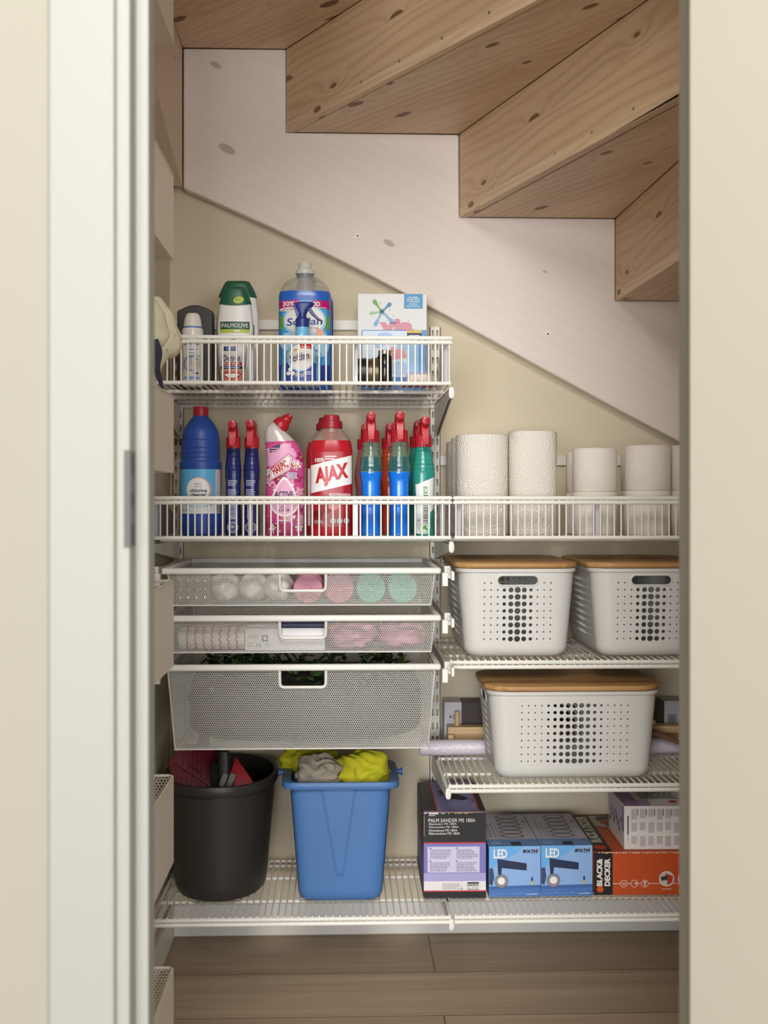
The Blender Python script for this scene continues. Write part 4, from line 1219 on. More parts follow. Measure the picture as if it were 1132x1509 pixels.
p.poly(pts, Wp, 15)
p.poly([((x_ - q(420, 738)[0]) * .87 + q(420, 738)[0], (z_ - q(420, 738)[1]) * .87 + q(420, 738)[1]) for x_, z_ in pts], LP, 16)
p.text('ACTIVE', *q(419, 729), 27 * s, 9 * s, INK, 18, bold=.03).text('FRESH', *q(419, 739), 24 * s, 7 * s, INK, 18, bold=.03)
p.text('PINK', *q(419, 747.5), 8 * s, 3 * s, INK, 18).text('BLOSSOM', *q(419, 752), 16 * s, 4 * s, INK, 18, bold=.02)
p.poly([q(399, 668), q(398.5, 661.5), q(414, 655), q(413.5, 661)], INK, 14).lines(*q(400, 666), *q(412, 659), 2, LP, 15)
p.rect(*q(426, 706), *q(438, 697), mat('#c7b9cf', .4, vary=0), 14).text('POWER', *q(432, 699.5), 9 * s, 3 * s, INK, 15).text('LOTION', *q(432, 703.5), 8 * s, 3 * s, INK, 15)
p.lines(*q(410, 768), *q(428, 764), 1, Wp, 15)
p.build('printed_label', fn, t, cut=.004)
# narrow pink liquid band at the clear neck
mb = MB(); mb.tube([v_ for v_ in pair_ring((391.1, 655), (436, 651.5), .0207)], .0009, 6, closed=True); mb.build('liquid_line', mat('#c85a96', .2), t)

# red floor cleaner pair
RB = mat('#b5202c', .16)
def floor_cleaner(u, Y, label, front):
    X = pX(u, Y); s = mpp(X, 2.545); z = lambda v: pZ(v, X, 2.545) - ZS2
    t = thing('floor_cleaner', label, 'bottle', (X, Y, ZS2 + .0006), group='red floor cleaner bottles')
    a = 31.2 * s; b = .031
    body = spline([(0, a * .93, b * .93, 3.2), (0, a * .93, b * .93, 3.2), (.005, a, b, 3.2), (z(672), a, b, 3.2), (z(662), a * .985, b * .97, 3), (z(650), a * .90, b * .9, 2.7)], 3)
    sh = spline([(z(650), a * .90, b * .9, 2.7), (z(642), a * .72, b * .76, 2.4), (z(636), a * .55, b * .62, 2.2), (z(631), a * .45, a * .44, 2)], 3)
    part_loft(t, 'body', body, RB, 52)
    MB().loft(sh, 52, cap0=False).build('clear_shoulder', mat('#b59a8c', .12, alpha=.5, vary=0), t, smooth=60)
    MB().lathe([(a * .36, z(651)), (a * .36, z(631))], 28).build('pour_spout', mat('#a5202c', .3), t)
    cp = MB(); rg = []; n = 60
    for zz, r_ in ((z(632), 15.6), (z(630), 16), (z(621.5), 15.6), (z(620.6), 12.6), (z(619), 12.4), (z(613.5), 11.8), (z(612.3), 10.6)):
        R = r_ * s; rg.append([(R * (1 + (.02 if j % 2 and r_ > 15 else 0)) * math.cos(2 * PI * j / n), R * (1 + (.02 if j % 2 and r_ > 15 else 0)) * math.sin(2 * PI * j / n), zz) for j in range(n)])
    cp.rings(rg); cp.build('cap', mat('#9c1f2b', .35), t)
    p = Print(); W = mat('#efece8', .35, vary=0); R2 = mat('#c3202c', .3, vary=0)
    x = lambda uu: (uu - 488.5) * s
    p.poly([(x(458.5), z(776)), (x(518.5), z(776)), (x(518.5), z(666)), (x(458.5), z(668))], mat('#ad1f2b', .3, vary=0), 0)
    p.poly([(x(458.5), z(727.5)), (x(518.5), z(713.5)), (x(518.5), z(672)), (x(458.5), z(687))], W, 1)
    p.text('AJAX', x(489.5), z(701), 52 * s, 29 * s, R2, 3, bold=.05, shear=.18, rot=.18)
    p.text('100%', x(471.5), z(679), 13 * s, 6 * s, W, 2, bold=.02, rot=.05).lines(x(479), z(678), x(497), z(671), 2, W, 2, seed=8)
    p.text('MEDITERRANEAN', x(501), z(729.5), 31 * s, 4 * s, W, 2, bold=.01)
    p.oval(x(480), z(750), 9 * s, 7 * s, mat('#8e1520', .4, vary=0), 1).oval(x(492), z(746), 8 * s, 6 * s, mat('#d98d7c', .4, vary=0), 2).oval(x(470), z(757), 7 * s, 5 * s, mat('#7c121c', .4, vary=0), 2)
    p.lines(x(464), z(771), x(480), z(766), 3, W, 2, seed=2)
    for k, uu in enumerate((491, 500.5, 510.5)): p.oval(x(uu), z(767.5), 4 * s, 4 * s, W, 2).oval(x(uu), z(767.5), 2.6 * s, 2.6 * s, mat('#b9c9a4', .4, vary=0), 3)
    if front: p.build('printed_label', on_loft(body), t, cut=.005)
    else:
        p = Print(); p.rect(-a * .9, .02, a * .9, z(690), W, 0); p.build('printed_label', on_loft(body), t, cut=.006)
floor_cleaner(488.5, 2.545, 'red floor cleaner bottle with diagonal white lettered band, in front', True)
floor_cleaner(481.5, 2.625, 'red floor cleaner bottle half hidden behind the lettered red one', False)

# blue, red and teal sprays
GLB = mat('#1a78e0', .10); GLE = mat('#7f9c84', .10, alpha=.5, vary=0)
bprof = [(651, 11.3), (664, 12.6), (680, 15.6), (690, 17.2), (698, 16.9), (709, 15), (721, 14.2), (745, 14), (775, 14.6), (793, 15.3)]
def blue_label(p, zz, s):
    L = mat('#3f8fe0', .3, vary=0)
    p.rect(-16.5 * s, zz(695), 16.5 * s, zz(674), mat('#2f5f63', .15, vary=0), 0)
    p.rect(-6 * s, zz(731), 6 * s, zz(707), mat('#2c86ea', .12, vary=0), 1)
sprayer('glass_cleaner', 'blue window spray with red head in front of a red one', 546.5, 2.535, 609.5, 0, 33, bprof, (GLB, GLE, TRIG), 'blue window sprays', liquid_v=696, label_fn=blue_label, deep=1.6)
sprayer('glass_cleaner', 'blue window spray with red head beside the teal spray', 588.5, 2.535, 608.5, 0, 33, bprof, (GLB, GLE, TRIG), 'blue window sprays', liquid_v=696, label_fn=blue_label, deep=1.6)
ORG = mat('#c24a2c', .2, trans=.1); GLR = mat('#b9705c', .14, alpha=.6, vary=0)
pB = lambda dv: [(v + dv, w) for v, w in bprof]
sprayer('cleaning_spray', 'orange red trigger spray behind the right-hand blue window spray', 574.5, 2.655, 625, 0, 33, [(661, 10.6), (674, 12), (690, 14.6), (700, 16), (708, 15.8), (720, 14), (745, 13), (789, 14)], (ORG, GLR, TRIG), 'sprays in the second row', deep=1.5)
sprayer('cleaning_spray', 'green trigger spray, glimpsed between the orange red and blue sprays', 590, 2.72, 632, 0, 33, [(667, 10.6), (690, 14.6), (700, 15.8), (720, 14), (745, 13), (786, 14)], (mat('#59a238', .2), GLR, TRIG), 'sprays in the second row', deep=1.2)
sprayer('cleaning_spray', 'pale rose trigger spray behind the left-hand blue window spray', 538.5, 2.66, 626, 0, 33, [(662, 10.6), (674, 12), (690, 14.6), (700, 16), (708, 15.8), (720, 14), (745, 13), (789, 14)], (mat('#c06a6e', .2, alpha=.85), GLR, TRIG), 'sprays in the second row', deep=1.5)
TEAL = mat('#2b8f7f', .2); TE2 = mat('#4aa090', .14, alpha=.85, vary=0)
tprof = [(658, 11), (672, 13), (688, 15.6), (698, 16.6), (712, 16), (735, 15.2), (765, 15.4), (790, 16)]
def teal_label(p, zz, s):
    W = mat('#e8ebe6', .35, vary=0); G = mat('#5aa53f', .4, vary=0)
    p.poly([(-12.5 * s, zz(778)), (13 * s, zz(750)), (14 * s, zz(704)), (-13 * s, zz(715)), (-12 * s, zz(735))], W, 1)
    p.poly([(-12.5 * s, zz(786)), (-12.5 * s, zz(760)), (8 * s, zz(748)), (8 * s, zz(778)), (2 * s, zz(787))], W, 1)
    p.text('ECO', 1 * s, zz(723), 6 * s, 12 * s, G, 2, bold=.05)
    p.rect(-2 * s, zz(733), 5 * s, zz(730), mat('#2c5b50', .4, vary=0), 2)
    p.bars(-2.5 * s, zz(771), 6 * s, zz(739), mat('#4a4a48', .4, vary=0), 2, vertical=False)
    p.oval(-2 * s, zz(778), 8 * s, 8 * s, mat('#d9e6d2', .4, vary=0), 3).ring(-2 * s, zz(778), 7.4 * s, 7.4 * s, .0012, mat('#8fb98a', .4, vary=0), 4)
    p.oval(-1 * s, zz(777), 3.6 * s, 2.2 * s, G, 4, rot=.8).oval(1.6 * s, zz(779), 2.6 * s, 1.6 * s, mat('#3f8a36', .4, vary=0), 5, rot=2)
sprayer('cleaning_spray', 'teal trigger spray with white label, in front at the shelf joint', 624, 2.55, 616.5, 0, 34, tprof, (TEAL, TE2, TRIG), 'teal sprays', deep=1.3, label_fn=teal_label, dirn=.05)
sprayer('cleaning_spray', 'teal trigger spray standing behind the labelled teal one', 616, 2.65, 621, 0, 34, [(v + 1, w * .97) for v, w in tprof[:-1]] + [(787, 15)], (TEAL, TE2, TRIG), 'teal sprays', deep=1.3)

# ================================================================ paper rolls
def roll_material(name, c, scale, strength):
    g = NG(name)
    tc = g.n('ShaderNodeTexCoord')
    v = g.n('ShaderNodeTexVoronoi', voronoi_dimensions='3D'); v.inputs['Scale'].default_value = 44.0; g.l(tc.outputs['Object'], v.inputs['Vector'])
    r_ = g.math('SINE', g.math('MULTIPLY', v.outputs['Distance'], scale))
    bp = g.n('ShaderNodeBump'); bp.inputs['Strength'].default_value = strength; bp.inputs['Distance'].default_value = .0015
    g.l(r_, bp.inputs['Height']); g.l(bp.outputs['Normal'], g.b.inputs['Normal'])
    g.b.inputs['Base Color'].default_value = lin(c); g.b.inputs['Roughness'].default_value = .95; g.b.inputs['Specular IOR Level'].default_value = .1
    return g.m
TOWEL = roll_material('embossed towel', '#e3ddd1', 26.0, .35)
TISSUE = roll_material('tissue', '#eae2d6', 9.0, .08)
CORE = mat('#b49a78', .9)
def roll(name, label, x, y, z, r, h, m, group, core=.021, sq=2.0):
    t = thing(name, label, 'paper roll', (x, y, z), group=group)
    k = core / r; e = .004
    pr = [(r - .003, 0), (r, e), (r, h - e), (r - .0015, h - .0012), (r - .004, h), (core, h - .0015), (core, .0015)]
    rg = [sring((zz, rr, rr, sq if rr > core * 1.2 else 2.0), 56) for rr, zz in pr]
    rg.append(rg[0])
    mb = MB(); mb.rings(rg, cap0=False, cap1=False); mb.build('paper', m, t, smooth=50)
    c = MB(); c.rings([[(core * f * math.cos(2 * PI * j / 32), core * f * math.sin(2 * PI * j / 32), zz) for j in range(32)] for f, zz in ((.995, .002), (.995, h - .001), (.93, h - .001), (.93, .002), (.995, .002))], cap0=False, cap1=False); c.build('cardboard_core', CORE, t)
    return t
zsh = ZS2 + .0006
Yt = 2.575; rt = 38.2 * mpp(.3, Yt)
xt = pX(710, Yt); ht = pZ(641, xt, Yt - .01) - ZS2
roll('paper_towel', 'quilted kitchen paper roll at the shelf joint, front of a row of three', xt, Yt, zsh, rt, ht, TOWEL, 'kitchen paper rolls', sq=2.35)
roll('paper_towel', 'quilted kitchen paper roll, second in the row running back to the wall', xt + .001, Yt + 2.12 * rt, zsh, rt, ht, TOWEL, 'kitchen paper rolls')
roll('paper_towel', 'quilted kitchen paper roll, rearmost in the row against the wall', xt - .003, Yt + 4.14 * rt, zsh, rt * .95, ht - .004, TOWEL, 'kitchen paper rolls')
Y2 = 2.57; x2 = pX(784.5, Y2)
roll('paper_towel', 'kitchen paper roll standing alone beside the toilet rolls, tallest of the rolls', x2, Y2, zsh, 35.5 * mpp(.35, Y2), pZ(636, x2, Y2 - .01) - ZS2, TOWEL, 'kitchen paper rolls', sq=2.6)
YT = 2.56
def tstack(u, Y, vt, half, lab):
    x = pX(u, Y); h = (pZ(vt, x, Y - .01) - ZS2) / 2; r = half * mpp(x, Y)
    roll('toilet_roll', 'toilet roll at the bottom of the stack ' + lab, x, Y, zsh, r, h - .0004, TISSUE, 'toilet rolls stacked two high', core=.02)
    roll('toilet_roll', 'toilet roll on top of the stack ' + lab, x + .001, Y + .001, zsh + h, r, h - .0004, TISSUE, 'toilet rolls stacked two high', core=.02)
tstack(876, YT, 660.5, 32.5, 'standing nearest the kitchen paper')
tstack(866, YT + .115, 666, 32, 'behind the one nearest the kitchen paper')
tstack(953.5, YT, 656.5, 34, 'in the middle of the toilet rolls')
tstack(947, YT + .118, 661, 32, 'behind the middle toilet rolls')
tstack(1024, YT, 656.5, 35, 'cut off by the door edge')
# ================================================================ contents of the mesh drawers
def drawer_floor(k): return DB[k] + .0022
YC = DF + .03
# topmost: bulb strip, cotton packs, paper rolls
t = thing('bauble_tray', 'clear tray of small shiny baubles at the left of the topmost mesh drawer', 'tray', (pX(284, YC + .03), YC + .045, drawer_floor(0)))
MB().box(-.034, -.012, 0, .034, .03, .058).build('tray', mat('#cfc8bd', .3, alpha=.25, vary=0), t)
for j in range(3):
    for i in range(4): MB().lathe([(.0005, -.0062), (.0035, -.005), (.0062, 0), (.0035, .005), (.0005, .0062)], 14, M=Matrix.Translation((-.025 + .0165 * i + .002 * (j % 2), -.02, .011 + j * .0165))).build('bauble', mat('#d9d6d0', .12, metal=.6), t, smooth=80)
def spiral_roll(u, r, m, dark, label, name='crepe_roll', cat='paper roll', L=.16, group='pastel crepe paper rolls'):
    x = pX(u, YC); t = thing(name, label, cat, (x, YC, drawer_floor(0) + r), group=group)
    M = Matrix.Rotation(-PI / 2, 4, 'X')
    mb = MB(); mb.lathe([(.004, .004), (r * .5, .0025), (r * .93, .001), (r, .005), (r, L - .003), (r * .9, L)], 44, M=M); mb.build('roll', m, t, smooth=50)
    sp_ = MB(); pts = []
    for k in range(150):
        a_ = k * .26; rr = .004 + (r * .96 - .004) * k / 150; pts.append((rr * math.cos(a_), .0018 - .0005, rr * math.sin(a_)))
    sp_.tube(pts, .0006, 4); sp_.build('layer_edge', dark, t)
    return t
WPK = mat('#eceae5', .35, bump=.6, bscale=60.)
for u, nm in ((328, 'first of three white wrapped packs from the left in the topmost mesh drawer'), (370, 'middle one of three white wrapped packs in the topmost mesh drawer'), (409, 'white wrapped pack next to the pink crepe roll')):
    x = pX(u, YC); o = blob('cotton_pack', .029, .06, .031, WPK, None, (x, YC + .055, drawer_floor(0) + .0295), amp=.18, freq=1.6, seed=u, n=2.1)
    tag(o, nm, 'pack', 'white wrapped packs')
PK, PKD = mat('#d99fae', .8), mat('#b5788a', .8); MT, MTD = mat('#93d2b8', .8), mat('#5f9f88', .8)
for u, m, dk, lab in ((454, PK, PKD, 'pink crepe paper roll seen through the handle of the topmost drawer'), (500, PK, PKD, 'pink crepe paper roll beside the mint ones'), (547, MT, MTD, 'mint crepe paper roll beside the pink ones'), (594, MT, MTD, 'mint crepe paper roll nearest the right end of the topmost drawer')):
    spiral_roll(u, .0298, m, dk, lab)
# middle: striped paper cases, carton, pink packs
x0_, x1_ = pX(262, YC), pX(360, YC)
mb = MB(); n = 44; sec = []
W_ = mat('#ebe5dc', .6); RDP = mat('#c45c63', .6)
t = thing('cupcake_cases', 'row of white cupcake cases with red zigzag bands in the middle mesh drawer', 'baking cases', ((x0_ + x1_) / 2, YC + .03, drawer_floor(1) + .022))
Lr = x1_ - x0_
for i in range(8):
    a0 = -Lr / 2 + Lr * i / 8; st_ = Lr / 8
    rg = []
    for k, rr in ((0, .0185), (.45, .0205), (.98, .0218)):
        rg.append([(a0 + st_ * k, (rr + (.0009 if j % 2 else 0)) * math.cos(2 * PI * j / n), (rr + (.0009 if j % 2 else 0)) * math.sin(2 * PI * j / n)) for j in range(n)])
    c_ = MB().rings(rg).build('paper_case', W_, t)
    if i:
        b_ = MB(); b_.tube([(a0 + (.0022 if j % 2 else -.0012), .0226 * math.cos(2 * PI * j / 24), .0226 * math.sin(2 * PI * j / 24)) for j in range(24)], .0016, 5, closed=True); b_.build('zigzag_band', RDP, c_)
xa, xb = pX(361, YC), pX(479, YC); hb = .045
t = thing('flat_carton', 'white flat carton with grey symbols in the middle mesh drawer', 'box', ((xa + xb) / 2, YC + .10, drawer_floor(1)))
MB().box(-(xb - xa) / 2, -.10, 0, (xb - xa) / 2, .10, hb).build('carton', mat('#e6e4e2', .5), t, bevel=.001)
p = Print(); GI = mat('#6b6d70', .5, vary=0); wx = (xb - xa) / 2
p.rect(-wx + .034, .018, -wx + .046, .031, GI, 1).rect(-wx + .037, .021, -wx + .043, .028, mat('#e6e4e2', .5), 2).ring(-wx + .010, .012, .0045, .0045, .001, GI, 1).text('XX', -wx + .027, .011, .012, .008, GI, 1).ring(-wx + .045, .011, .004, .004, .001, GI, 1)
p.lines(-wx + .006, .026, -wx + .028, .033, 3, mat('#a5a5a8', .5, vary=0), 1)
p.build('printed_front', on_front(-.10), t)
t = thing('navy_folder', 'navy blue slab lying on the white carton, seen through the middle handle', 'folder', ((pX(413, YC) + pX(479, YC)) / 2, YC + .09, drawer_floor(1) + hb + .0006))
MB().box(-.046, -.085, 0, .046, .085, .0085).build('cover', mat('#22284c', .45), t, bevel=.001)
PPK = mat('#d79aab', .35, bump=.5, bscale=45.)
for u, rx, lab, sd in ((519, .052, 'pink folded pack in clear wrap beside the white carton', 3), (594, .050, 'pink folded pack in clear wrap at the right end of the middle drawer', 8)):
    o = blob('napkin_pack', rx, .085, .0255, PPK, None, (pX(u, YC + .03), YC + .095, drawer_floor(1) + .0245), amp=.22, freq=2.2, seed=sd, n=3.0, fold=.05)
    tag(o, lab, 'pack', 'pink wrapped packs')
# deep: dark bag with artificial leaves on it
x0_, x1_ = pX(262, DF + .03), pX(628, DF + .03)
bagw = (x1_ - x0_) / 2 * .985
o = blob('plastic_bag', bagw, .160, .069, mat('#26251f', .6), None, ((x0_ + x1_) / 2, DF + .205, DB[2] + .0685), amp=.05, freq=1.4, seed=4, n=4.6, nu=72, nv=36)
tag(o, 'dark bulging bag filling the deep mesh drawer', 'bag')
lv = MB(); G1, G2, G3 = mat('#2f4a24', .4), mat('#45632f', .4), mat('#1e3019', .4)
rl = random.Random(9)
for k in range(330):
    cx_ = x0_ + .03 + (x1_ - x0_ - .06) * rl.random(); cy_ = DF + .045 + .31 * rl.random()
    if abs(cx_) < .075 and rl.random() < .5: cy_ = DF + .035 + .05 * rl.random()
    cz_ = DB[2] + .141 + .014 * rl.random()
    if cy_ < DF + .10: cz_ -= .012 * rl.random()
    if cy_ < DF + .07: cz_ = DB[2] + .118 + .03 * rl.random()
    L_, w_2 = .020 + .016 * rl.random(), .005 + .004 * rl.random()
    M = Matrix.Translation((cx_, cy_, cz_)) @ Matrix.Rotation(rl.random() * 2 * PI, 4, 'Z') @ Matrix.Rotation(-.9 + 1.5 * rl.random(), 4, 'Y') @ Matrix.Rotation(rl.random() - .5, 4, 'X')
    vs = [(0, 0, 0), (L_ * .35, w_2, .002), (L_ * .7, w_2 * .7, .002), (L_, 0, -.002), (L_ * .7, -w_2 * .7, .002), (L_ * .35, -w_2, .002), (L_ * .4, 0, -.0012), (L_ * .7, 0, -.001)]
    lv.add(vs, [(0, 1, 6), (1, 2, 7, 6), (2, 3, 7), (0, 6, 5), (6, 7, 4, 5), (7, 3, 4)], (G1, G2, G3, G1)[k % 4], M)
o = lv.build('leaf_garland', None); tag(o, 'artificial green leaf garland lying on the bag in the deep mesh drawer', 'garland')

# ================================================================ perforated baskets with bamboo lids
BASK = mat('#d8d6cf', .42); BAMB = None
def bamboo():
    g = NG('bamboo'); tc = g.n('ShaderNodeTexCoord'); sp_ = g.n('ShaderNodeSeparateXYZ'); g.l(tc.outputs['Object'], sp_.inputs[0])
    n1 = g.noise(g.comb(g.math('MULTIPLY', sp_.outputs[0], 6.0), g.math('MULTIPLY', sp_.outputs[1], 130.0), 0.0), 1.0, 4.0)
    n2 = g.noise(g.comb(g.math('MULTIPLY', sp_.outputs[0], 3.0), g.math('MULTIPLY', sp_.outputs[1], 30.0), 3.0), 1.0, 2.0)
    f = g.math('ADD', g.math('MULTIPLY', n1, .6), g.math('MULTIPLY', n2, .5))
    c = g.mix(g.smooth(f, .35, .75), lin('#caa06a'), lin('#a67b4a'))
    g.l(c, g.b.inputs['Base Color']); g.b.inputs['Roughness'].default_value = .45; g.b.inputs['Specular IOR Level'].default_value = .35
    return g.m
BAMB = bamboo()
CR = .038                        # corner radius
def rrect(w, d, r, n=8):
    """rounded rectangle outline from (-w/2+r, -d/2) going anticlockwise; returns points and arc length"""
    pts = []
    for cx_, cy_, a0 in ((w / 2 - r, -d / 2 + r, -PI / 2), (w / 2 - r, d / 2 - r, 0), (-w / 2 + r, d / 2 - r, PI / 2), (-w / 2 + r, -d / 2 + r, PI)):
        for k in range(n + 1):
            a_ = a0 + PI / 2 * k / n; pts.append((cx_ + r * math.cos(a_), cy_ + r * math.sin(a_)))
    return pts
def hole_wall(mb, wt, cols, rows, pitch_s, pitch_t, t_top, fn, rad, h, handle=None, margin=.0):
    """planar wall of half-width wt(t); cells with round holes, filled round about; fn(s, t) -> point"""
    S0 = cols * pitch_s / 2; T1 = t_top + pitch_t / 2; T0 = T1 - rows * pitch_t
    def P(x_, z_): return fn(x_, z_)
    def poly(outer, hole):
        tri = tessellate_polygon([[Vector((a_, b_, 0)) for a_, b_ in outer], [Vector((a_, b_, 0)) for a_, b_ in hole]])
        pts = outer + hole
        mb.add([P(a_, b_) for a_, b_ in pts], [tuple(q_) for q_ in tri])
    for r_ in range(rows):
        for c_ in range(cols):
            xa, xb = -S0 + c_ * pitch_s, -S0 + (c_ + 1) * pitch_s; zb_, za_ = T1 - (r_ + 1) * pitch_t, T1 - r_ * pitch_t
            if handle and handle[0] - 1e-6 <= xa and xb <= handle[1] + 1e-6 and r_ == 0: continue
            R = rad(c_, r_)
            xm, zm, hx_, hz_ = (xa + xb) / 2, (za_ + zb_) / 2, (xb - xa) / 2, (za_ - zb_) / 2; out_ = []; in_ = []
            for k in range(16):
                a_ = 2 * PI * k / 16; c_1, s_1 = math.cos(a_), math.sin(a_); e_ = max(abs(c_1), abs(s_1))
                out_.append(P(xm + hx_ * c_1 / e_, zm + hz_ * s_1 / e_)); in_.append(P(xm + R * c_1, zm + R * s_1))
            mb.add(out_ + in_, [(k, (k + 1) % 16, 16 + (k + 1) % 16, 16 + k) for k in range(16)])
    return S0, T0, T1
def basket_body(root, w, d, h, rbot, holes_front, holes_side, handle_front, handle_side, taper):
    """w across, d deep at the rim; walls with real holes; four planar sides joined by round corners"""
    def outline(t):
        k = 1 - t / h; w_ = w - 2 * taper * k; d_ = d - 2 * taper * k; r_ = CR - .0095 * k; return w_, d_, r_
    zb = rbot
    mb = MB()
    def side(i, s, t):
        w_, d_, r_ = outline(t)
        return ((s, -d_ / 2, t), (w_ / 2, s, t), (-s, d_ / 2, t), (-w_ / 2, -s, t))[i]
    HND = []
    for i in range(4):
        spec = holes_front if i % 2 == 0 else holes_side; hnd = handle_front if i % 2 == 0 else handle_side
        cols, rows, ps, pt, ttop, rad = spec
        S0 = cols * ps / 2; T1 = ttop + pt / 2; T0 = T1 - rows * pt
        fn = lambda s, t, i=i: side(i, s, t)
        if hnd:
            hw, hz0, hz1 = hnd; n_ = int(math.floor((S0 - hw) / ps + 1e-6)); HX = S0 - n_ * ps
            TH1 = max(T1, hz1 + .006)
            hole_wall(mb, None, cols, rows, ps, pt, ttop, fn, rad, h, handle=(-HX, HX))
            zlow = T1 - pt; zh = (hz0 + hz1) / 2; rr = (hz1 - hz0) / 2
            st_ = [(hw - rr + rr * math.cos(a_), zh + rr * math.sin(a_)) for a_ in [-PI / 2 + PI * k / 10 for k in range(11)]] + [(-hw + rr + rr * math.cos(a_), zh + rr * math.sin(a_)) for a_ in [PI / 2 + PI * k / 10 for k in range(11)]]
            outer = [(-HX, zlow), (HX, zlow), (HX, TH1), (-HX, TH1)]
            tri = tessellate_polygon([[Vector((a_, b_, 0)) for a_, b_ in outer], [Vector((a_, b_, 0)) for a_, b_ in st_]])
            mb.add([fn(a_, b_) for a_, b_ in outer + st_], [tuple(q_) for q_ in tri])
            HND.append((i, st_))
            for xa, xb in ((-S0, -HX), (HX, S0)):
                if xb - xa > 1e-5 and TH1 > T1 + 1e-6: mb.add([fn(xa, T1), fn(xb, T1), fn(xb, TH1), fn(xa, TH1)], [(0, 1, 2, 3)])
        else:
            TH1 = T1; hole_wall(mb, None, cols, rows, ps, pt, ttop, fn, rad, h)
        # plain bands above, below and beside the pattern
        for a_, b_ in ((TH1, h), (zb, T0)): mb.add([fn(-S0, a_), fn(S0, a_), fn(S0, b_), fn(-S0, b_)], [(0, 1, 2, 3)])
        nz_ = 6
        for sgn in (-1, 1):
            vs = []
            for k in range(nz_ + 1):
                z_ = zb + (h - zb) * k / nz_; w_, d_, r_ = outline(z_); half = (w_ if i % 2 == 0 else d_) / 2 - r_
                vs += [fn(sgn * S0, z_), fn(sgn * half, z_)]
            mb.add(vs, [((2 * k, 2 * k + 1, 2 * k + 3, 2 * k + 2) if sgn > 0 else (2 * k + 1, 2 * k, 2 * k + 2, 2 * k + 3)) for k in range(nz_)])
    # corners
    for ci, (sx, sy, a0) in enumerate(((1, -1, -PI / 2), (1, 1, 0), (-1, 1, PI / 2), (-1, -1, PI))):
        rg = []
        for k in range(7):
            z_ = zb + (h - zb) * k / 6; w_, d_, r_ = outline(z_)
            rg.append([(sx * (w_ / 2 - r_) + r_ * math.cos(a0 + PI / 2 * j / 8), sy * (d_ / 2 - r_) + r_ * math.sin(a0 + PI / 2 * j / 8), z_) for j in range(9)])
        mb.rings(rg, None, False, False, False)
    # rounded foot and base
    rg = []
    for k in range(7):
        a_ = PI / 2 * k / 6; ins = rbot * (1 - math.cos(a_)) ; z_ = zb - rbot * math.sin(a_); w_, d_, r_ = outline(max(z_, 0)); w_ -= 2 * ins * .9; d_ -= 2 * ins * .9
        rg.append([(x_, y_, z_) for x_, y_ in rrect(w_, d_, max(r_ - ins * .5, .012), 8)])
    mb.rings(rg, None, True, False, True)
    body = mb.build('body', BASK, root, smooth=40, weld=True, outward=True)
    bm_ = bmesh.new(); bm_.from_mesh(body.data)
    for e_ in bm_.edges:
        if e_.is_boundary: e_.smooth = False
    bm_.to_mesh(body.data); bm_.free()
    sd = body.modifiers.new('wall', 'SOLIDIFY'); sd.thickness = .0018; sd.offset = -1
    # rim collar under the lid
    w_, d_, r_ = outline(h); rg = []
    for o_, z_ in ((.0, h - .007), (.0035, h - .0065), (.0042, h), (-.003, h + .0005), (-.003, h - .006)): rg.append([(x_, y_, z_) for x_, y_ in rrect(w_ + 2 * o_, d_ + 2 * o_, r_ + o_, 8)])
    rg.append(rg[0]); MB().rings(rg, None, True, False, False).build('rim', BASK, root)
    # handle lips
    for i, st_ in HND:
        hb_ = MB(); nrm = ((0, -1), (1, 0), (0, 1), (-1, 0))[i]
        pts = [side(i, a_, b_) for a_, b_ in st_]
        hb_.tube(pts, .0020, 6, closed=True); hb_.build('handle_edge', BASK, body)
def lid(root, w, d, h, th, over=.0085):
    rg = []; W_, D_ = w + 2 * over, d + 2 * over; r_ = CR + over + .012
    for ins, z_ in ((.004, h + .0008), (0.0008, h + .003), (0, h + .0045), (0, h + th - .0035), (.0012, h + th - .001), (.004, h + th)):
        rg.append([(x_, y_, z_) for x_, y_ in rrect(W_ - 2 * ins, D_ - 2 * ins, r_ - ins, 10)])
    MB().rings(rg).build('lid', BAMB, root, smooth=40)['label'] = 'light bamboo lid'
def rad_for(cols, big, small, sharp=1.6):
    mid = (cols - 1) / 2
    def f(c_, r_):
        k = abs(c_ - mid) / mid; return small + (big - small) * max(0.0, 1 - (k * sharp) ** 1.3)
    return f
def basket(label, u_mid, yfront, z, w, d, h, cols, ps, handle_front, scols, sps, handle_side, big):
    d0 = dep(pX(u_mid, yfront), yfront)
    x = pX(u_mid, yfront)
    r = thing('storage_basket', label, 'basket', (x, yfront + d / 2, z + .0006), group='white perforated storage baskets with bamboo lids')
    pt = .0145; ttop = h - .0290
    basket_body(r, w, d, h, .022, (cols, 9, ps, pt, ttop, rad_for(cols, big, .0016)), (scols, 9, sps, pt, ttop, rad_for(scols, .0050, .0016)), handle_front, handle_side, .016)
    lid(r, w, d, h, .0122)
    return r
ZB3, ZB4 = ZS3, ZS4
hB = .183
hnd = (.0425, hB - .0345, hB - .0132)
basket('square-fronted white basket with bamboo lid, beside the mesh drawers', 763.5, F + .012, ZB3, .243, .352, hB, 11, .01365, hnd, 17, .01365, None, .0062)
basket('square-fronted white basket with bamboo lid, cut off by the door edge', 960.5, F + .012, ZB3, .243, .352, hB, 11, .01365, hnd, 17, .01365, None, .0062)
basket('wide-fronted white basket with bamboo lid, alone on its shelf above the boxes', 848, F + .012, ZB4, .352, .243, hB, 17, .01365, None, 11, .01365, hnd, .0058)

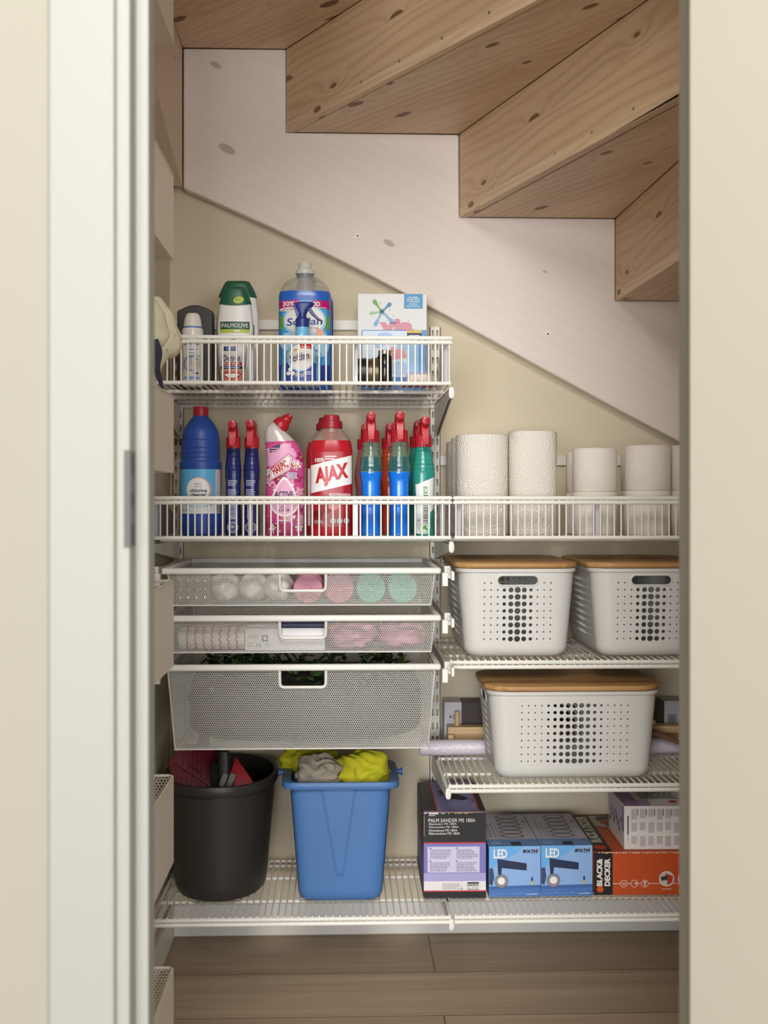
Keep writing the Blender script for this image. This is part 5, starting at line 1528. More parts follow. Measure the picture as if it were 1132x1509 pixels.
# ================================================================ behind the wide basket
def on_face(M): return lambda a_, b_, e: tuple(M @ Vector((a_, -e, b_)))
Yb = 2.79; xa, xb = pX(655, Yb), pX(1004, Yb)
zt = pZ(1035, .4, Yb)
t = thing('long_carton', 'long dark brown carton with pale lilac ends standing behind the wide basket', 'box', ((xa + xb) / 2, Yb + .03, ZS4 + .0006))
hw = (xb - xa) / 2; hh = zt - ZS4; e0 = .040
MB().box(-hw + e0, -.03, 0, hw - e0, .03, hh).build('sleeve', mat('#3b2d22', .5), t, bevel=.001)
LIL = mat('#c9c5cc', .5)
for sx in (-1, 1):
    MB().box(min(sx * hw, sx * (hw - e0)), -.031, 0, max(sx * hw, sx * (hw - e0)), .0305, hh + .0008).build('end_flap', LIL, t, bevel=.001)['label'] = 'pale lilac end'
p = Print(); GI = mat('#55555a', .5, vary=0)
p.ring(-hw + .024, hh - .033, .0055, .0055, .0014, GI, 1, a0=.5, a1=5.8).rect(-hw + .012, hh - .036, -hw + .016, hh - .030, GI, 1).poly([(-hw + .031, hh - .029), (-hw + .035, hh - .033), (-hw + .031, hh - .037)], GI, 1)
p.bars(hw - .032, .03, hw - .012, hh - .030, GI, 1)
p.build('printed_marks', on_front(-.031), t)
# pine peg rack
OAK = pine('plain pine', '#d9b98a', '#b58c58', '#7a5230', stave=.06, ring=.35, stain=.12, seed=8.2, knots=.1)
OAKD = pine('brown wood', '#7c5634', '#553820', '#3a2412', stave=.05, ring=.35, stain=.15, seed=4.2, knots=.1)
Yr = 2.745; xa, xb = pX(660, Yr), pX(1022, Yr); zt = pZ(1071, .4, Yr); zm = pZ(1081, .4, Yr)
t = thing('peg_rack', 'light pine rack with round pegs lying behind the wide basket', 'rack', ((xa + xb) / 2, Yr, ZS4 + .0006))
hw = (xb - xa) / 2; z0_ = zt - ZS4
MB().box(-hw, -.004, zm - ZS4, hw, .032, z0_).build('top_rail', OAK, t, bevel=.001)
MB().box(-hw, .012, 0, hw, .032, zm - ZS4 - .0005).build('back_board', OAK, t, bevel=.001)
for sx in (-1, 1): MB().box(min(sx * hw, sx * (hw - .012)), -.012, 0, max(sx * hw, sx * (hw - .012)), .0115, zm - ZS4 - .0005).build('end_board', OAK, t, bevel=.001)
for px_, y_, a_, b_ in ((pX(675, Yr), .020, z0_, z0_ + .032), (pX(667, Yr), .001, .0, .036), (pX(966, Yr), .020, z0_, z0_ + .010), (pX(974, Yr), .001, .0, .040)):
    MB().tube([(px_ - (xa + xb) / 2, y_, a_), (px_ - (xa + xb) / 2, y_, b_ - .001), (px_ - (xa + xb) / 2, y_, b_)], [.0058, .0058, .005], 18).build('peg', OAK, t)
MB().tube([(pX(674, Yr) - (xa + xb) / 2, -.006, .009), (pX(674, Yr) - (xa + xb) / 2, .0115, .009)], .008, 18).build('peg', OAK, t)
# brown slat leaning on the rack at the right
t = thing('wooden_slat', 'short brown wooden slat lying slanted at the right behind the wide basket', 'slat', (pX(980, 2.68), 2.69, ZS4 + .045))
mm = MB().box(-.075, -.009, -.005, .075, .009, .005); o = mm.build('board', OAKD, t, bevel=.001); o.rotation_euler = (0, .36, -.15)
# roll of bubble film
Yl = 2.672; xa, xb = pX(621, 2.655), pX(1040, 2.70)
t = thing('film_roll', 'long pale lilac roll of packing film lying behind the wide basket', 'roll', ((xa + xb) / 2, 2.714, ZS4 + .0182), rz=.0)
FILM = mat('#ded4dc', .25, bump=.9, bscale=140.)
L_ = (xb - xa) / 2
mb = MB(); mb.lathe([(.0055, -L_), (.0165, -L_), (.0175, -L_ + .003), (.0175, L_ - .003), (.0165, L_), (.0055, L_)], 36, M=Matrix.Rotation(PI / 2, 4, 'Y')); mb.build('film', FILM, t, smooth=50)
mb = MB(); mb.lathe([(.0052, -L_ - .0008), (.0052, L_ + .0008)], 24, M=Matrix.Rotation(PI / 2, 4, 'Y')); mb.build('core', mat('#8d7a66', .8), t)

# ================================================================ bottom shelf: bucket and bin
zf = ZS5 + .0006
Yk = 2.662; xk = pX(326.5, Yk); s = mpp(xk, Yk); KY = 1.42
r1, r0 = 83.5 * s * .985, 67 * s; hk = .250
t = thing('bucket', 'oval black plastic bucket on the bottom shelf', 'bucket', (xk, Yk, zf))
KB = mat('#35312d', .42)
lf = lambda pr_: [(z_, r_, r_ * KY, 2.15) for r_, z_ in pr_]
pr = [(r0 * .86, 0), (r0 * .94, .004), (r0 * .985, .014), (r0 * 1.005, .03), (r0 * 1.0075, .038), (r1 * .9515, hk - .03), (r1 * .955, hk - .022), (r1 * .965, hk - .0215), (r1 * .97, hk - .008), (r1 * .97, hk - .003), (r1 * .945, hk - .003), (r1 * .93, hk - .012), (r0 * .96, .03), (r0 * .9, .006)]
MB().loft(lf(pr), 72).build('body', KB, t, smooth=35)
MB().loft(lf([(r1 * .955, hk - .021), (r1 * 1.0, hk - .0195), (r1 * 1.012, hk - .016), (r1 * 1.012, hk - .003), (r1 * 1.0, hk), (r1 * .955, hk + .0005), (r1 * .935, hk - .002), (r1 * .94, hk - .004)]), 72, cap0=False, cap1=False).build('rim', KB, t, smooth=35)
# dustpans and brush in the bucket
RDP_ = mat('#6f0e1b', .45, spec=.3); RDB = mat('#a5131b', .45, spec=.3)
t = thing('dustpan', 'dark red dustpan standing in the black bucket', 'dustpan', (xk - .033, Yk - .070, zf + .242), rz=.12)
M = Matrix.Rotation(.16, 4, 'Y') @ Matrix.Rotation(-.42, 4, 'X')
mb = MB(); pan = [(-.050, -.05), (.046, -.05), (.056, .030), (.024, .075), (-.048, .075), (-.080, .030)]
mb.prism(pan, 0, .0025); mb.prism([(-.050, -.05), (.046, -.05), (.047, -.04), (-.053, -.04)], -.012, 0)
for q0, q1, e in (((-.050, -.05), (-.080, .030), .004), ((.046, -.05), (.056, .030), -.004)): mb.prism([q0, (q0[0] + e, q0[1]), (q1[0] + e, q1[1]), q1], -.014, 0)
mb.v = [tuple(M @ Vector(q_)) for q_ in mb.v]; mb.build('pan', RDP_, t, bevel=.0015)
rbm = MB()
for k in range(9): rbm.tube([(-.042 + .0105 * k, -.0006, -.035), (-.048 + .0095 * k + (.0 if k < 8 else -.004), -.0006, .068 - .0035 * abs(k - 3.5))], .0011, 6)
rbm.prism([(-.062, .026), (.046, -.026), (.048, -.022), (-.060, .030)], -.006, .0)
rbm.v = [tuple(M @ Vector(q_)) for q_ in rbm.v]; rbm.build('rib', RDP_, t)
sl = MB().box(-.036, -.0075, .020, -.004, -.0058, .0226, None, M @ Matrix.Translation((-.020, 0, .0213)) @ Matrix.Rotation(.5, 4, 'Y') @ Matrix.Translation((.020, 0, -.0213))); sl.build('slot', mat('#1a0b0d', .7), t)
mb = MB(); mb.rings([sring((zz_, a_, b_, 2.5, -.01, .0015), 20) for zz_, a_, b_ in ((.070, .016, .006), (.085, .013, .008), (.098, .012, .007), (.102, .006, .004))], M=M); mb.build('handle', RDP_, t)
t = thing('hand_brush', 'black hand brush with grey clips upright in the bucket', 'brush', (xk + .016, Yk - .108, zf + .236))
mb = MB().loft([(-.05, .011, .009, 3), (.062, .012, .009, 3), (.076, .010, .008, 3)], 24); mb.build('handle', mat('#2a2824', .45), t)
bl_ = MB().box(-.026, -.004, -.03, -.0125, .009, .050); bl_.build('bristles', mat('#151413', .9, bump=1., bscale=500.), t)
for k, x_ in enumerate((.001, .0165)):
    M = Matrix.Translation((x_, -.0135, .020)) @ Matrix.Rotation(.35, 4, 'Y'); MB().box(-.0058, -.003, -.016, .0058, .004, .013, None, M).build('clip', mat('#6d6b68', .4), t, bevel=.001)['label'] = 'grey clip'
t = thing('dustpan', 'bright red dustpan leaning at the right inside the black bucket', 'dustpan', (xk + .052, Yk - .085, zf + .254), rz=-.1)
M = Matrix.Rotation(.42, 4, 'Y') @ Matrix.Rotation(-.5, 4, 'X')
mb = MB(); mb.prism([(-.020, -.06), (.028, -.06), (.034, -.006), (.020, .004), (-.030, .032)], 0, .0025); mb.prism([(-.020, -.06), (.028, -.06), (.029, -.05), (-.021, -.05)], -.012, 0); mb.prism([(.024, -.06), (.028, -.06), (.034, -.006), (.030, -.004)], -.012, 0)
mb.v = [tuple(M @ Vector(q_)) for q_ in mb.v]; mb.build('pan', RDB, t, bevel=.0015)

# blue bin
Yn = 2.627; xn = pX(502, Yn); s = mpp(xn, Yn - .12)
BLUB = mat('#4a76ae', .42)
ar, ab = 88.5 * s, 63.0 * mpp(xn, 2.53); at = 76 * s; hb_ = .252; br_, bb = .112, .094
t = thing('waste_bin', 'tapered blue plastic bin full of cloths on the bottom shelf', 'bin', (xn, Yn, zf))
secs = [(0, ab * .92, bb * .92, 6), (.004, ab * .97, bb * .97, 7), (.014, ab * 1.005, bb * 1.0, 8), (.022, ab * 1.005 + (at - ab * 1.005) * .036, bb + (br_ * .9 - bb) * .036, 8.1), (hb_ - .022, at - (at - ab * 1.005) * .036, br_ * .9 - (br_ * .9 - bb) * .036, 8.9), (hb_ - .014, at, br_ * .9, 9), (hb_ - .010, at * 1.02, br_ * .92, 9), (hb_ - .006, at * .985, br_ * .885, 9), (.014, ab * .96, bb * .95, 8), (.006, ab * .93, bb * .92, 7)]
MB().loft(secs, 96).build('body', BLUB, t, smooth=35)
rg = [(hb_ - .0135, at * .99, br_ * .89, 9), (hb_ - .0135, ar * .985, br_ * .99, 9), (hb_ - .011, ar, br_, 9), (hb_ - .003, ar, br_, 9), (hb_, ar * .985, br_ * .985, 9), (hb_, at * .99, br_ * .9, 9), (hb_ - .004, at * .975, br_ * .88, 9), (hb_ - .0135, at * .97, br_ * .87, 9)]
MB().loft(rg + [rg[0]], 96, cap0=False, cap1=False).build('rim', BLUB, t, smooth=35)
# raised V-shaped panel on the front
def yfb(z_): k = (z_ - .014) / (hb_ - .028); return -(bb + (br_ * .9 - bb) * k)
px = lambda u_: (u_ - 502) * s
top_, bot_ = hb_ - .0145, .050
V = [(px(471), top_), (px(527), top_), (px(508), bot_), (px(494), bot_)]
mb = MB(); ins = [(px(476), top_), (px(522), top_), (px(504), bot_ + .01), (px(498), bot_ + .01)]
mb.add([(x_, yfb(z_) + .0004, z_) for x_, z_ in V] + [(x_, yfb(z_) - .0016, z_) for x_, z_ in ins], [(4, 5, 6, 7), (0, 1, 5, 4), (1, 2, 6, 5), (2, 3, 7, 6), (3, 0, 4, 7)])
mb.build('front_panel', BLUB, t, smooth=0)
for sx in (-1, 1):
    k_ = MB().tube([(sx * (ar - .002), 0, hb_ - .0015), (sx * (ar + .006), 0, hb_ - .0015)], .006, 16); k_.tube([(sx * (ar + .006), 0, hb_ - .0015), (sx * (ar + .010), 0, hb_ - .0015)], .0085, 16)
    k_.build('handle_pivot', mat('#3a66a8', .4), t)
YEL = mat('#d9d32c', .9, bump=.7, bscale=350.); YEL2 = mat('#c9c423', .9, bump=.7, bscale=350.); GRC = mat('#b0a594', .95, bump=1., bscale=260.)
def cloth(label, u, vtop, vbot, wpx, yo, m, sd, ry=.05, amp=.30, fold=.10, lift=0.0):
    Y_ = Yn + yo; x_ = pX(u, Y_); s_ = mpp(x_, Y_); zt_, zb_ = pZ(vtop, x_, Y_), pZ(vbot, x_, Y_)
    o_ = blob('cleaning_cloth', wpx / 2 * s_, ry, (zt_ - zb_) / 2, m, None, (x_, Y_, (zt_ + zb_) / 2 + lift), amp=amp, freq=1.7, seed=sd, n=2.5, fold=fold, nu=80, nv=44, flat_base=False)
    tag(o_, label, 'cloth', 'cloths in the blue bin'); return o_
cloth('bright yellow cleaning cloth bunched at the right in the blue bin', 535, 1104, 1170, 79, -.022, YEL, 3, ry=.052, amp=.24)
cloth('grey beige knitted cloth crumpled in the middle of the blue bin', 469, 1112, 1168, 73, -.036, GRC, 17, ry=.042, fold=.16, amp=.24)
cloth('yellow cloth hanging over the left end of the blue bin', 458, 1101, 1142, 92, .050, YEL2, 23, ry=.036, fold=.06)

# ================================================================ bottom shelf: boxes
# palm sander
Ys_ = 2.545; xa, xb = pX(625.5, Ys_), pX(717.5, Ys_); w = xb - xa; s = mpp(xa, Ys_); zt = pZ(1196.5, xa, Ys_); h = zt - ZS5; d = .262
t = carton('sander_box', 'worn black and violet palm sander box', ((xa + xb) / 2, Ys_ + d / 2, zf), w, d, h, mat('#6a62a4', .5), rz=-.012)
BK = mat('#1c1a19', .45, vary=0); VI = mat('#7d77b8', .5, vary=0); PV = mat('#cfc9df', .5, vary=0); WT = mat('#e6e1de', .5, vary=0); RL = mat('#c2333a', .5, vary=0); CARD = mat('#a98b68', .9, vary=0)
zz = lambda v: (1327 - v) * s; xx = lambda u: (u - 671.5) * s
H2 = w / 2 - .0006
p = Print()
p.rect(-H2, zz(1245), H2, h - .001, BK, 1).rect(-H2, zz(1246.5), H2, zz(1244.6), RL, 2)
p.rect(-H2, zz(1302), H2, zz(1246.5), VI, 1).rect(-H2, zz(1302), H2, zz(1290), mat('#a9a3cf', .5, vary=0), 2)
p.rect(-H2, zz(1315.5), H2, zz(1302), WT, 2).rect(-H2, zz(1317.3), H2, zz(1315.5), RL, 3).rect(-H2, .0008, H2, zz(1317.3), BK, 2)
p.rect(xx(631), zz(1289), xx(708), zz(1251), PV, 3)
TXT = mat('#6c6590', .5, vary=0)
for a_, b_, v0, v1, sd in ((634, 667, 1254, 1268, 1), (673, 706, 1254, 1268, 2), (634, 666, 1273, 1287, 3), (673, 707, 1273, 1287, 4)):
    p.lines(xx(a_ + 1), zz(v1), xx(b_), zz(v0), 6, TXT, 4, seed=sd, fill=.4); p.rect(xx(a_), zz(v0 - .2), xx(a_ + 2.4), zz(v0 - 1.6), BK, 4)
p.text('PALM SANDER MS 180A', xx(667), zz(1212.2), 69 * s, 5.4 * s, WT, 3)
for k, (w1, wd) in enumerate((('Slipmaskin MS 180A', 41), ('Slipemaskin MS 180A', 44), ('Hiomakone MS 180A', 42), ('Slibemaskine MS 180A', 46))): p.text(w1, xx(633 + wd / 2), zz(1217.8 + 4.55 * k), wd * s, 3.5 * s, WT, 3)
p.rect(xx(633), zz(1203), xx(647), zz(1201), WT, 3).lines(xx(633), zz(1205.4), xx(643), zz(1203.6), 1, WT, 3)
p.lines(xx(653), zz(1313.5), xx(683), zz(1304), 5, mat('#9a95a0', .5, vary=0), 4, seed=9).ring(xx(681.5), zz(1313), .0022, .0022, .0008, BK, 4)
p.rect(xx(690), zz(1305.6), xx(707), zz(1303.4), BK, 4).bars(xx(689), zz(1309.6), xx(707), zz(1306), BK, 4).text('Art. 17 132', xx(698), zz(1311.8), 17 * s, 2.3 * s, BK, 4).rect(xx(690), zz(1314.6), xx(707), zz(1313.8), BK, 4)
p.poly([(-H2, h - .0008), (-H2, h - .003), (-.02, h - .0022), (.02, h - .004), (H2, h - .002), (H2, h - .0008)], CARD, 3)
for k in range(9): p.rect(-H2 + .012 * k + .003 * (k % 3), h - .0045, -H2 + .012 * k + .006 + .003 * (k % 2), h - .0030, mat('#cfc6ba', .8, vary=0), 4)
p.rect(-H2, zz(1235), -H2 + .0012, zz(1205), CARD, 3)
p.build('printed_front', on_front(-d / 2), t)
p = Print()                                     # left side: a runs from the back (-d/2) to the front
p.rect(-d / 2, h * .52, d / 2, h - .0005, BK, 1).poly([(-d / 2, h * .50), (d / 2, zz(1246)), (d / 2, zz(1243)), (-d / 2, h * .52)], RL, 2)
p.poly([(d / 2 - .001, h - .001), (d / 2 - .10, h - .03), (d / 2 - .098, h - .032), (d / 2 - .001, h - .006)], CARD, 3).oval(-d / 2 + .07, h - .035, .008, .005, CARD, 3)
p.rect(-d / 2, .0008, d / 2, .014, BK, 2)
for k in range(14): p.oval(-d / 2 + .02 + .017 * k, h - .012 - .03 * ((k * 7) % 5) / 5, .0016, .001, WT, 3)
p.build('printed_side', lambda a_, z_, e: (-w / 2 - e, -a_, z_), t)
p = Print()                                     # top: x, y
p.rect(-H2, -d / 2 + .001, -w * .29, d / 2 - .001, BK, 1).rect(w * .40, -d / 2 + .001, H2, d / 2 - .001, BK, 1)
p.rect(-w * .29, -d / 2 + .001, -w * .265, d / 2 - .001, RL, 2).rect(w * .375, -d / 2 + .001, w * .40, d / 2 - .001, RL, 2)
p.rect(-w * .265, -d / 2 + .001, w * .375, d / 2 - .001, mat('#8782b2', .5, vary=0), 1)
p.poly([(-w * .18, d * .18), (-w * .16, d * .05), (w * .0, -d * .10), (w * .20, -d * .16), (w * .28, -d * .08), (w * .1, d * .10), (w * .05, d * .2)], BK, 2)
p.ring(w * .16, -d * .18, .028, .022, .0022, BK, 2, a0=-1.0, a1=2.4)
p.rect(-H2, -d / 2, H2, -d / 2 + .0022, CARD, 3)
p.build('printed_top', on_top(h), t)

# two lamp boxes
LB = mat('#86aede', .45)
def lamp_box(label, ua, ub, yo, seed):
    Y_ = 2.548; xa, xb = pX(ua, Y_), pX(ub, Y_); w = xb - xa; s = mpp(xa, Y_); h = .1075; d = .255
    t = carton('lamp_box', label, ((xa + xb) / 2, Y_ + yo + d / 2, zf), w - .0008, d, h, LB, group='blue solar lamp boxes')
    zz = lambda v: (1325 - v) * s; xx = lambda u: (u - 758.5) * s; H2 = (w - .0008) / 2 - .0005
    p = Print(); NVY = mat('#222c4d', .5, vary=0)
    p.rect(-H2, .0005, H2, h - .0005, mat('#8fb4e4', .45, vary=0), 0)
    p.poly([(-H2, h - .0005), (-H2, zz(1285)), (-H2 + .02, zz(1276)), (.0, zz(1262)), (.02, h - .0005)], mat('#6aaee6', .45, vary=0), 1)
    p.rect(-H2, .0005, H2, zz(1310), mat('#4b76b8', .5, vary=0), 1).poly([(-H2, zz(1314)), (-H2, zz(1309)), (H2, zz(1307.5)), (H2, zz(1312))], mat('#3e69a8', .5, vary=0), 2)
    for k in range(10): p.poly([(-H2 + .011 * k, .004 + .001 * (k % 3)), (-H2 + .011 * k + .016, .006 + .001 * (k % 4)), (-H2 + .011 * k + .010, .0075 + .001 * (k % 3))], mat('#6c92cc', .5, vary=0), 3)
    p.poly([(-H2, zz(1306)), (-H2, zz(1283)), (xx(726), zz(1282)), (xx(728), zz(1296)), (xx(725), zz(1308))], mat('#33486f', .5, vary=0), 3)
    p.poly([(xx(732.5), zz(1268.5)), (xx(776), zz(1275.5)), (xx(776), zz(1286)), (xx(739.5), zz(1282)), (xx(738), zz(1293)), (xx(734), zz(1293)), (xx(733), zz(1281))], NVY, 4)
    p.oval(xx(738.5), zz(1301.5), 10 * s, 10 * s, mat('#8f8a90', .4, vary=0), 5).ring(xx(738.5), zz(1301.5), 10 * s, 10 * s, .0012, mat('#6d686e', .4, vary=0), 6).oval(xx(738.5), zz(1301), 5.4 * s, 5.4 * s, mat('#f1ede6', .4, vary=0), 7)
    p.oval(xx(784), zz(1299), 1.4 * s, 4 * s, NVY, 4).oval(xx(784), zz(1304.5), 1.7 * s, 3 * s, mat('#c9c34a', .5, vary=0), 5)
    p.text('LED', xx(737), zz(1261), 20 * s, 13.5 * s, PAPER, 5, bold=.03).text('BOLTHI', xx(781.5), zz(1257.5), 23 * s, 5 * s, BK, 5, bold=.05, shear=.2).lines(xx(783), zz(1261.3), xx(790), zz(1260.4), 1, BK, 5)
    p.rect(xx(790), zz(1256.5), xx(792.5), zz(1254.5), RL, 6)
    p.lines(xx(776), zz(1321.4), xx(793), zz(1319.8), 1, PAPER, 5)
    p.build('printed_front', on_front(-d / 2), t)
    p = Print(); GT = mat('#bdbac4', .5, vary=0); GD = mat('#77747d', .5, vary=0)
    p.rect(-H2, -d / 2 + .001, H2, -d / 2 + .050, mat('#5f88bb', .45, vary=0), 1).rect(-.006, -d / 2 + .004, .016, -d / 2 + .030, NVY, 2)
    p.rect(-H2 + .006, -d / 2 + .012, -H2 + .028, -d / 2 + .026, mat('#8aa9cf', .45, vary=0), 2).lines(-H2 + .006, -d / 2 + .030, -H2 + .03, -d / 2 + .040, 2, mat('#8aa9cf', .45, vary=0), 2)
    p.rect(-H2, -d / 2 + .050, H2, d / 2 - .001, GT, 1)
    for k in range(6): p.ring(.006 + .001 * k, -d / 2 + .075 + .031 * k, .026, .0165, .006, GD, 2, n=26)
    for k in range(3): p.rect(-H2 + .012 + .009 * k, -d / 2 + .065, -H2 + .0155 + .009 * k, d / 2 - .06 - .02 * k, mat('#9d9aa5', .5, vary=0), 2)
    p.rect(H2 - .012, d / 2 - .075, H2 - .005, d / 2 - .055, mat('#b56a78', .5, vary=0), 2)
    p.build('printed_top', on_top(h), t)
    p = Print(); p.rect(-d / 2, .0005, d / 2, h - .0005, mat('#5b83b5', .45, vary=0), 0); p.build('printed_side', lambda a_, z_, e: (-(w - .0008) / 2 - e, -a_, z_), t)
lamp_box('blue lamp box pushed against the sander box', 720.5, 797, 0, 1)
lamp_box('blue lamp box standing against the orange tool box', 797.4, 874, .002, 2)

# orange drill box
Y_ = 2.55; xa = pX(877, Y_); w = .300; d = .290; s = mpp(xa, Y_); h = (1327 - 1263) * s
t = carton('tool_box', 'orange and black power tool box under the white carton', (xa + w / 2, Y_ + d / 2, zf), w, d, h, mat('#c8501c', .45), rz=-.02)
zz = lambda v: (1327 - v) * s; x0_ = -w / 2; xx = lambda u: x0_ + (u - 877) * s
p = Print(); W = mat('#e9e2d8', .5, vary=0); OR = mat('#d0521a', .45, vary=0); RI = mat('#c33a1c', .5, vary=0)
p.rect(x0_ + .0005, .0008, xx(905.5), h - .001, BK, 1)
p.text('BLACK&', xx(886), zz(1293), 41 * s, 8.5 * s, W, 2, bold=.05, rot=PI / 2).text('DECKER', xx(897.5), zz(1293), 41 * s, 8.5 * s, W, 2, bold=.05, rot=PI / 2)
p.oval(xx(887), zz(1318), 5.4 * s, 5.4 * s, OR, 2, n=6)
p.rect(xx(905.5), zz(1310.3), w / 2 - .001, zz(1309.5), W, 1)
for uu in (922, 937.5, 953): p.oval(xx(uu), zz(1309.9), 5.5 * s, 5.5 * s, OR, 2).ring(xx(uu), zz(1309.9), 5.5 * s, 5.5 * s, .0010, W, 3)
p.rect(xx(920), zz(1312.5), xx(921), zz(1308), W, 4).rect(xx(923), zz(1312.5), xx(924), zz(1308), W, 4).poly([(xx(937), zz(1310)), (xx(941), zz(1307)), (xx(941), zz(1311))], W, 4).poly([(xx(950.5), zz(1307)), (xx(955), zz(1306)), (xx(955.5), zz(1308)), (xx(953.6), zz(1308.4)), (xx(954.5), zz(1313.5)), (xx(952.6), zz(1313.8)), (xx(951.8), zz(1308.8))], W, 4)
for uu in (985.5, 1013.5, 1041):
    p.oval(xx(uu), zz(1303), 11.3 * s, 11.3 * s, W, 2).oval(xx(uu + .5), zz(1303), 10.4 * s, 10.4 * s, mat('#cfc9c0', .5, vary=0), 3)
    p.poly([(xx(uu - 3), zz(1294.5)), (xx(uu + 9), zz(1299)), (xx(uu + 8), zz(1308)), (xx(uu + 1), zz(1312.5)), (xx(uu), zz(1303))], RI if uu < 1000 else mat('#8d8a88', .5, vary=0), 4)
    p.poly([(xx(uu - 9), zz(1300)), (xx(uu + 1), zz(1298)), (xx(uu + 2), zz(1304)), (xx(uu - 8), zz(1306))], mat('#3c3a3a', .5, vary=0), 5)
p.lines(xx(978), zz(1318.5), xx(993), zz(1316.5), 1, W, 2)
for k in range(26): p.rect(xx(884 + 5 * k), h - .0022 - .0006 * (k % 3), xx(886.5 + 5 * k + (k % 4)), h - .0008, mat('#d9c2b0', .8, vary=0), 3)
p.build('printed_front', on_front(-d / 2), t)
p = Print()                                     # top
p.rect(x0_ + .001, -d / 2 + .001, x0_ + .041, d / 2 - .001, BK, 1)
p.text('BLACK & DECKER', x0_ + .021, .030, .215, .024, mat('#d9d2bf', .5, vary=0), 2, bold=.06, rot=PI / 2)
p.oval(x0_ + .020, -d / 2 + .030, .015, .018, RI, 2, n=6)
p.poly([(x0_ + .041, d / 2 - .001), (w / 2 - .001, d / 2 - .001), (w / 2 - .001, .02), (x0_ + .10, .03), (x0_ + .041, .055)], mat('#c9b8a0', .5, vary=0), 1)
p.oval(x0_ + .075, d / 2 - .03, .022, .025, mat('#4b5157', .5, vary=0), 2).oval(x0_ + .085, d / 2 - .06, .025, .03, mat('#b5563a', .5, vary=0), 3).oval(x0_ + .09, .06, .022, .025, mat('#4b5157', .5, vary=0), 4)
p.build('printed_top', on_top(h), t)
p = Print(); p.rect(-d / 2, .001, d / 2, h - .001, mat('#a83426', .5, vary=0), 0).rect(d / 2 - .03, .001, d / 2 - .008, h - .001, BK, 1); p.build('printed_side', lambda a_, z_, e: (-w / 2 - e, -a_, z_), t)

# white carton on top of it
Y_ = 2.562; xa = pX(921.5, Y_); s = mpp(xa, Y_); w = .225; d = .165; h = (1259 - 1195) * s; zb_ = zf + (1327 - 1263) * mpp(pX(877, 2.55), 2.55)
t = carton('white_carton', 'white and lilac carton with grey print on top of the orange tool box', (xa + w / 2, Y_ + d / 2, zb_ + .0008), w, d, h, mat('#e4dfd8', .5), rz=-.02)
p = Print(); G_ = mat('#a8a39e', .5, vary=0); BLN = mat('#41476b', .5, vary=0)
xx = lambda u: -w / 2 + (u - 921.5) * s; zz = lambda v: (1259 - v) * s
for r_ in range(3):
    for c_ in range(9):
        a_ = 932 + 12.6 * c_; v0 = 1199 + 20 * r_
        p.bars(xx(a_), zz(v0 + 15.5 - 2 * ((c_ + r_) % 3)), xx(a_ + 8.4), zz(v0), G_, 1, seed=r_ * 9 + c_)
        if r_ == 0: p.rect(xx(a_ + 8.8), zz(v0 + 10), xx(a_ + 10), zz(v0 + 1), BLN, 1).rect(xx(a_ + 8.8), zz(v0 + 1.2), xx(a_ + 10), zz(v0), RL, 2)
p.rect(xx(926), zz(1237), xx(928), zz(1209), BLN, 1).rect(xx(926.4), zz(1247), xx(927.4), zz(1238), G_, 1)
for k in range(5): p.oval(xx(1012 + (k % 2) * 3), zz(1213 + 9 * k), 2 * s, 3 * s, mat('#6c82b0', .5, vary=0), 2)
p.build('printed_front', on_front(-d / 2), t)
p = Print(); LL = mat('#a486a8', .5, vary=0)
p.rect(-w / 2 + .001, -d / 2 + .001, -w / 2 + .035, d / 2 - .001, LL, 1).rect(-w / 2 + .035, -d / 2 + .001, -w / 2 + .06, -d / 2 + .05, mat('#b59cb8', .5, vary=0), 2)
p.lines(-w / 2 + .05, -.02, w / 2 - .07, .06, 6, mat('#5a5560', .5, vary=0), 2, seed=12).poly([(.02, d / 2 - .002), (w / 2 - .002, d / 2 - .002), (w / 2 - .002, .0), (.06, .02)], mat('#4f5a6e', .5, vary=0), 2)
p.oval(.0, -d / 2 + .035, .008, .010, RL, 3).rect(.04, -d / 2 + .002, w / 2 - .002, -d / 2 + .05, mat('#a486a8', .5, vary=0), 2)
p.build('printed_top', on_top(h), t)
p = Print(); p.rect(-d / 2 + .001, h * .45, d / 2 - .001, h - .001, mat('#c6bccb', .5, vary=0), 0).rect(d / 2 - .02, h * .4, d / 2 - .001, h - .001, LL, 1)
for k in range(9): p.oval(-d / 2 + .02 + .014 * k, h * (.35 + .35 * ((k * 5) % 7) / 7), .008, .006, (mat('#5a6a86', .5, vary=0), mat('#8d6f93', .5, vary=0), mat('#a9615f', .5, vary=0))[k % 3], 2)
p.build('printed_side', lambda a_, z_, e: (-w / 2 - e, -a_, z_), t)

# ================================================================ in the hanging baskets
b3 = HB[2]
xg, yg = -.345, 2.12
t = thing('work_glove', 'cream cloth work glove with navy strap sticking up from a hanging basket', 'glove', (xg, yg, b3[1] + .004))
zt_ = b3[2] - b3[1]
def g3(u, v, Y_): X_ = pX(u, Y_); return (X_ - xg, Y_ - yg, pZ(v, X_, Y_) - b3[1] - .004)
def soft_tube(pts, rs):
    k_ = spline([tuple(a_) + (b_,) for a_, b_ in zip(pts, rs)], 6)
    return MB().tube([q_[:3] for q_ in k_], [q_[3] for q_ in k_], 24)
def rumple(q):
    q.v = [tuple(Vector(v_) + noise.noise_vector(Vector(v_) * 38.0) * .0035) for v_ in q.v]; return q
GLV = mat('#d9d1b3', .95, bump=.8, bscale=160.)
mb = soft_tube([(0, -.02, .012), (-.002, -.015, zt_ * .8), (-.006, -.005, zt_ + .02), g3(236, 505, 2.12), g3(246, 507, 2.13), g3(255, 506, 2.14), g3(261, 504, 2.145), g3(264, 503, 2.146)], [.02, .026, .027, .028, .026, .021, .014, .004])
rumple(mb); mb.build('palm', GLV, t, smooth=80)
